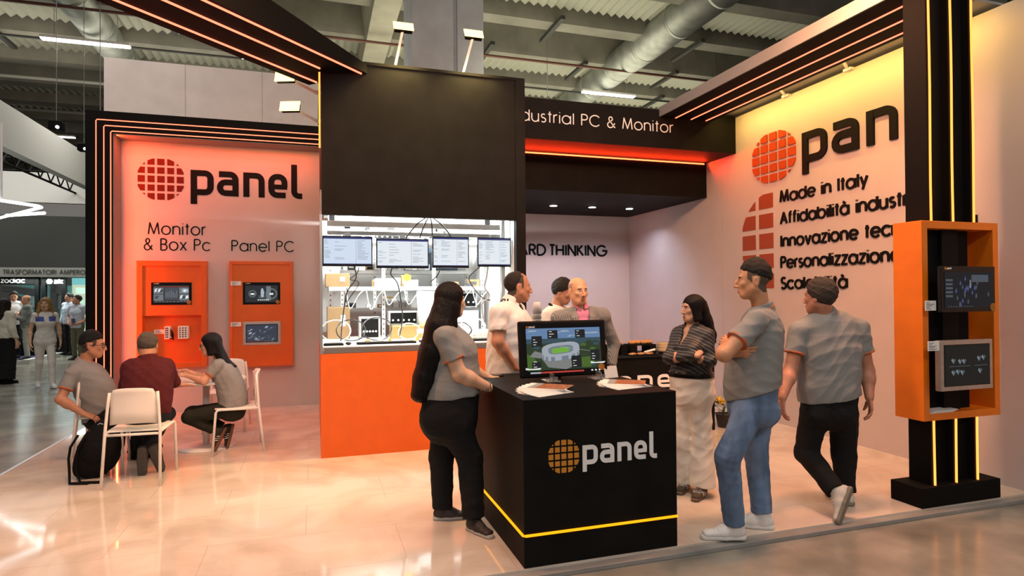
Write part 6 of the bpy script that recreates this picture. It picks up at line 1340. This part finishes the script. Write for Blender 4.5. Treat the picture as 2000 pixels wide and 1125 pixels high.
LAST = person('blonde woman in tight white racing suit walking along the aisle',
  {'head':[-4.731,13.443,1.499],'hf':[0.05,-0.99,0],'neck':[-4.744,13.468,1.348],'shL':[-4.605,13.532,1.295],'shR':[-4.875,13.388,1.295],'hiL':[-4.669,13.498,0.812],'hiR':[-4.811,13.422,0.812],'knL':[-4.61,13.387,0.423],'knR':[-4.831,13.459,0.423],'anL':[-4.588,13.345,0.043],'anR':[-4.913,13.613,0.081],'ftL':[0.558,-0.836,0.0],'ftR':[0.381,-0.93,-0.25],'torso':[([-4.74,13.46,0.831],0.165,0.12),([-4.74,13.46,0.926],0.1426,0.1058),([-4.736,13.452,1.02],0.115,0.095),([-4.736,13.452,1.172],0.1472,0.1058),([-4.74,13.46,1.286],0.11960000000000001,0.0736)],'hem':([-4.74,13.46,0.774],[0,0,-1]),'elL':[-4.556,13.579,1.03],'wrL':[-4.543,13.591,0.793],'elR':[-4.946,13.383,1.03],'wrR':[-4.897,13.254,0.793],'hdL':([0.047,-0.088,-1.0],[-0.883,-0.469,0.0],0.4),'hdR':([0.047,-0.088,-1.0],[0.883,0.469,0.0],0.4),'lumps':[([-4.639,13.422,1.144],0.055),([-4.765,13.355,1.144],0.055)],'seat':[([-4.708,13.541,0.812],0.09),([-4.825,13.479,0.812],0.09)],'lock':[[([-4.678,13.515,1.495],0.03,0.05,[1,0,0]),([-4.656,13.505,1.362],0.035,0.04,[1,0,0]),([-4.626,13.467,1.22],0.03,0.03,[1,0,0])],[([-4.82,13.439,1.495],0.03,0.05,[1,0,0]),([-4.824,13.415,1.362],0.035,0.04,[1,0,0]),([-4.81,13.369,1.22],0.03,0.03,[1,0,0])],[([-4.767,13.51,1.476],0.085,0.05,[1,0,0]),([-4.78,13.535,1.286],0.1,0.03,[1,0,0])]]},
  dict(h=.006,skin=SKIN('light3',(.52,.28,.17)),fat=.85,arm=.85,hs=.95,top=SUITW,top_name='race_suit',sleeve=.5,bottom=SUITW,leg=(.090,.058,.048),leg_len=1.,waist=2,shoe=SHOEWHITE,sole=SOLEWH,foot=.9,hair=HAIR('blonde',(.30,.17,.06)),hair_style='long',hair_t=.014,loose=.004,foldx=0,top_paint=(mat('suit_blue',(.03,.06,.30),.6),lambda x,y,z:(y>.0)&(z<-.075)&(z>-.165)&(abs(x)>.035)&(abs(x)<.15)),bottom_paint=(mat('suit_navy',(.02,.03,.10),.6),lambda x,y,z:(x<-.125)&(y<.12)&(z<-.05)&(z>-.62)&(((z*14)%1)<.72)&((((y+z*.3)*40)%1)<.75))))

LAST = person('woman with long dark hair in cream jacket and black trousers at the left edge',
  {'head':[-5.711,14.366,1.481],'hf':[0.5,0.866,-0.05],'neck':[-5.725,14.342,1.331],'shL':[-5.855,14.428,1.279],'shR':[-5.585,14.272,1.279],'hiL':[-5.789,14.39,0.801],'hiR':[-5.651,14.31,0.801],'knL':[-5.78,14.406,0.417],'knR':[-5.642,14.326,0.417],'anL':[-5.794,14.382,0.042],'anR':[-5.66,14.294,0.042],'ftL':[0.413,0.916,0.0],'ftR':[0.587,0.816,-0.0],'torso':[([-5.72,14.35,0.82],0.15675,0.11399999999999999),([-5.72,14.35,0.914],0.14725,0.10925),([-5.715,14.358,1.008],0.13774999999999998,0.1045),([-5.715,14.358,1.158],0.152,0.10925),([-5.72,14.35,1.27],0.1235,0.076)],'hem':([-5.711,14.366,0.84],[0,0,-1]),'elL':[-5.922,14.445,1.017],'wrL':[-5.909,14.503,0.783],'elR':[-5.541,14.214,1.017],'wrR':[-5.488,14.27,0.783],'hdL':([0.05,0.087,-1.0],[0.866,-0.5,0.0],0.4),'hdR':([0.05,0.087,-1.0],[-0.866,0.5,0.0],0.4),'lock':[[([-5.743,14.309,1.457],0.08,0.06,[0.9,-0.5,0]),([-5.762,14.277,1.289],0.1,0.045,[0.9,-0.5,0]),([-5.772,14.261,1.129],0.09,0.03,[0.9,-0.5,0])]]},
  dict(h=.009,skin=SKIN('light3',(.52,.28,.17)),fat=.9,top=CLOTH('cream',(.62,.59,.50),.05),top_name='jacket',sleeve=1.9,bottom=BLKT,leg=(.12,.12,.13),waist=2,shoe=BLACKM,sole=BLACKM,hair=HAIR('brown',(.02,.012,.008)),hair_style='long',loose=.03))

LAST = person('man in white shirt with crossed arms and dark lanyard by the far vitrines',
  {'head':[-7.715,19.88,1.671],'hf':[0.25,-0.9,-0.3],'neck':[-7.723,19.91,1.507],'shL':[-7.546,19.947,1.45],'shR':[-7.894,19.853,1.45],'hiL':[-7.636,19.923,0.926],'hiR':[-7.804,19.877,0.926],'knL':[-7.63,19.903,0.504],'knR':[-7.799,19.858,0.504],'anL':[-7.638,19.933,0.093],'anR':[-7.81,19.897,0.093],'ftL':[0.355,-0.94,0.0],'ftR':[0.162,-0.992,-0.0],'torso':[([-7.72,19.9,0.946],0.165,0.12),([-7.72,19.9,1.049],0.155,0.115),([-7.717,19.89,1.152],0.145,0.11),([-7.717,19.89,1.317],0.16,0.115),([-7.72,19.9,1.44],0.13,0.08)],'hem':([-7.72,19.9,0.885],[0,0,-1]),'elL':[-7.48,19.879,1.152],'wrL':[-7.721,19.665,1.203],'elR':[-7.917,19.762,1.152],'wrR':[-7.601,19.655,1.173],'hdL':([-0.94,-0.355,0.1],[-0.259,0.966,0.0],0.3),'hdR':([0.992,0.162,0.1],[-0.259,0.966,0.0],0.3)},
  dict(h=.009,skin=SKIN('warm3',(.46,.22,.13)),top=CLOTH('white',(.74,.72,.70),.04),top_name='shirt',sleeve=1.9,bottom=BLKT,waist=2,shoe=BLACKM,sole=BLACKM,hair=HAIRS('dark',(.018,.014,.012)),hair_style='short',loose=.012,lanyard=1))

root, HP_, nb_, la_, fw_ = LAST
mb = MB(); mb.tube([V3(nb_)+V3(la_)*.06, V3(nb_)+V3(la_)*.05+V3(fw_)*.13-V3((0, 0, .15)), V3(nb_)+V3(fw_)*.15-V3((0, 0, .30)), V3(nb_)-V3(la_)*.05+V3(fw_)*.13-V3((0, 0, .15)), V3(nb_)-V3(la_)*.06], .009, 6); mb.build('lanyard', LETK, root)

LAST = person('balding man in grey zipped jacket and pale trousers beside the white shirt man',
  {'head':[-7.148,19.093,1.56],'hf':[-0.95,-0.3,-0.1],'neck':[-7.121,19.103,1.406],'shL':[-7.07,18.934,1.354],'shR':[-7.19,19.266,1.354],'hiL':[-7.102,19.023,0.864],'hiR':[-7.158,19.177,0.864],'knL':[-7.12,19.017,0.47],'knR':[-7.176,19.17,0.47],'anL':[-7.093,19.027,0.086],'anR':[-7.14,19.183,0.086],'ftL':[-0.905,-0.436,0.0],'ftR':[-0.974,-0.248,-0.0],'torso':[([-7.13,19.1,0.883],0.17325000000000002,0.126),([-7.13,19.1,0.979],0.16275,0.12075000000000001),([-7.139,19.097,1.075],0.15225,0.1155),([-7.139,19.097,1.229],0.168,0.12075000000000001),([-7.13,19.1,1.344],0.1365,0.084)],'hem':([-7.13,19.1,0.826],[0,0,-1]),'elL':[-7.126,18.865,1.075],'wrL':[-7.348,19.082,1.123],'elR':[-7.278,19.282,1.075],'wrR':[-7.348,18.97,1.094],'hdL':([-0.436,0.905,0.1],[0.94,0.342,0.0],0.3),'hdR':([0.248,-0.974,0.1],[0.94,0.342,0.0],0.3)},
  dict(h=.009,skin=SKIN('warm3',(.46,.22,.13)),top=CLOTH('grey_jacket',(.17,.18,.17),.15),top_name='jacket',sleeve=1.9,bottom=CLOTH('stone',(.40,.39,.33),.1),waist=2,shoe=SHOEDARK,sole=SOLEW,scalp=(.05,.02),scalpm=mat('shaved_scalp',(.34,.19,.12),.6,var=.1,vscale=90),loose=.016))

LAST = person('man in pale blue polo shirt with red lanyard and olive trousers near the lit frame',
  {'head':[-6.027,19.132,1.555],'hf':[-0.75,-0.6,0.15],'neck':[-6.017,19.159,1.398],'shL':[-5.858,19.091,1.344],'shR':[-6.182,19.209,1.344],'hiL':[-5.941,19.121,0.843],'hiR':[-6.099,19.179,0.843],'knL':[-5.948,19.103,0.44],'knR':[-6.105,19.16,0.44],'anL':[-5.938,19.131,0.046],'anR':[-6.092,19.197,0.046],'ftL':[-0.248,-0.974,0.0],'ftR':[-0.436,-0.905,-0.0],'torso':[([-6.02,19.15,0.862],0.165,0.12),([-6.02,19.15,0.961],0.155,0.115),([-6.023,19.141,1.059],0.145,0.11),([-6.023,19.141,1.216],0.16,0.115),([-6.02,19.15,1.334],0.13,0.08)],'hem':([-6.02,19.15,0.803],[0,0,-1]),'elL':[-5.716,19.123,1.078],'wrL':[-5.913,18.985,0.941],'elR':[-6.27,19.325,1.078],'wrR':[-6.208,19.093,0.921],'hdL':([-0.854,-0.008,-0.3],[0.342,0.94,0.0],0.5),'hdR':([0.649,-0.556,-0.3],[0.342,0.94,0.0],0.5),'wtop':([-6.02,19.15,0.931],[0,0,1])},
  dict(h=.009,skin=SKIN('tan',(.36,.165,.095)),fat=1.05,top=CLOTH('pale_blue',(.48,.53,.60),.05),sleeve=.6,bottom=CLOTH('olive',(.13,.125,.075),.1),waist=2,shoe=SHOEDARK,sole=SOLEDARK,belt=BLACKM,hair=HAIRS('dark',(.018,.014,.012)),hair_style='short',loose=.012,lanyard=2))

root, HP_, nb_, la_, fw_ = LAST
mb = MB(); mb.tube([V3(nb_)+V3(la_)*.06, V3(nb_)+V3(la_)*.05+V3(fw_)*.13-V3((0, 0, .15)), V3(nb_)+V3(fw_)*.15-V3((0, 0, .34)), V3(nb_)-V3(la_)*.05+V3(fw_)*.13-V3((0, 0, .15)), V3(nb_)-V3(la_)*.06], .010, 6); mb.build('lanyard', mat('lanyard_red', (.30, .03, .03), .7), root)
c_ = V3(nb_)+V3(fw_)*.155-V3((0, 0, .40)); mb = MB(); mb.poly((Vector(c_), Vector(la_), Vector((0, 0, 1)), Vector(fw_)), [(-.05, -.06), (.05, -.06), (.05, .06), (-.05, .06)], .006); mb.build('badge', mat('badge_navy', (.06, .07, .12), .4), root)

LAST = person('dark haired man in light shirt standing half behind the lanyard man',
  {'head':[-6.53,20.133,1.617],'hf':[-0.7,-0.7,0],'neck':[-6.515,20.159,1.46],'shL':[-6.371,20.064,1.406],'shR':[-6.669,20.236,1.406],'hiL':[-6.448,20.108,0.905],'hiR':[-6.592,20.192,0.905],'knL':[-6.457,20.091,0.502],'knR':[-6.602,20.175,0.502],'anL':[-6.443,20.117,0.108],'anR':[-6.583,20.209,0.108],'ftL':[-0.413,-0.916,0.0],'ftR':[-0.587,-0.816,-0.0],'torso':[([-6.52,20.15,0.924],0.165,0.12),([-6.52,20.15,1.023],0.155,0.115),([-6.525,20.141,1.121],0.145,0.11),([-6.525,20.141,1.278],0.16,0.115),([-6.52,20.15,1.396],0.13,0.08)],'hem':([-6.52,20.15,0.865],[0,0,-1]),'elL':[-6.297,20.044,1.131],'wrL':[-6.31,19.983,0.885],'elR':[-6.718,20.298,1.131],'wrR':[-6.774,20.24,0.885],'hdL':([-0.05,-0.087,-1.0],[-0.866,0.5,0.0],0.4),'hdR':([-0.05,-0.087,-1.0],[0.866,-0.5,0.0],0.4)},
  dict(h=.009,skin=SKIN('tan',(.36,.165,.095)),top=CLOTH('pale_blue2',(.42,.48,.56),.05),sleeve=1.9,bottom=BLKT,waist=2,shoe=BLACKM,sole=BLACKM,hair=HAIRS('black',(.008,.007,.007)),hair_style='short',loose=.012))
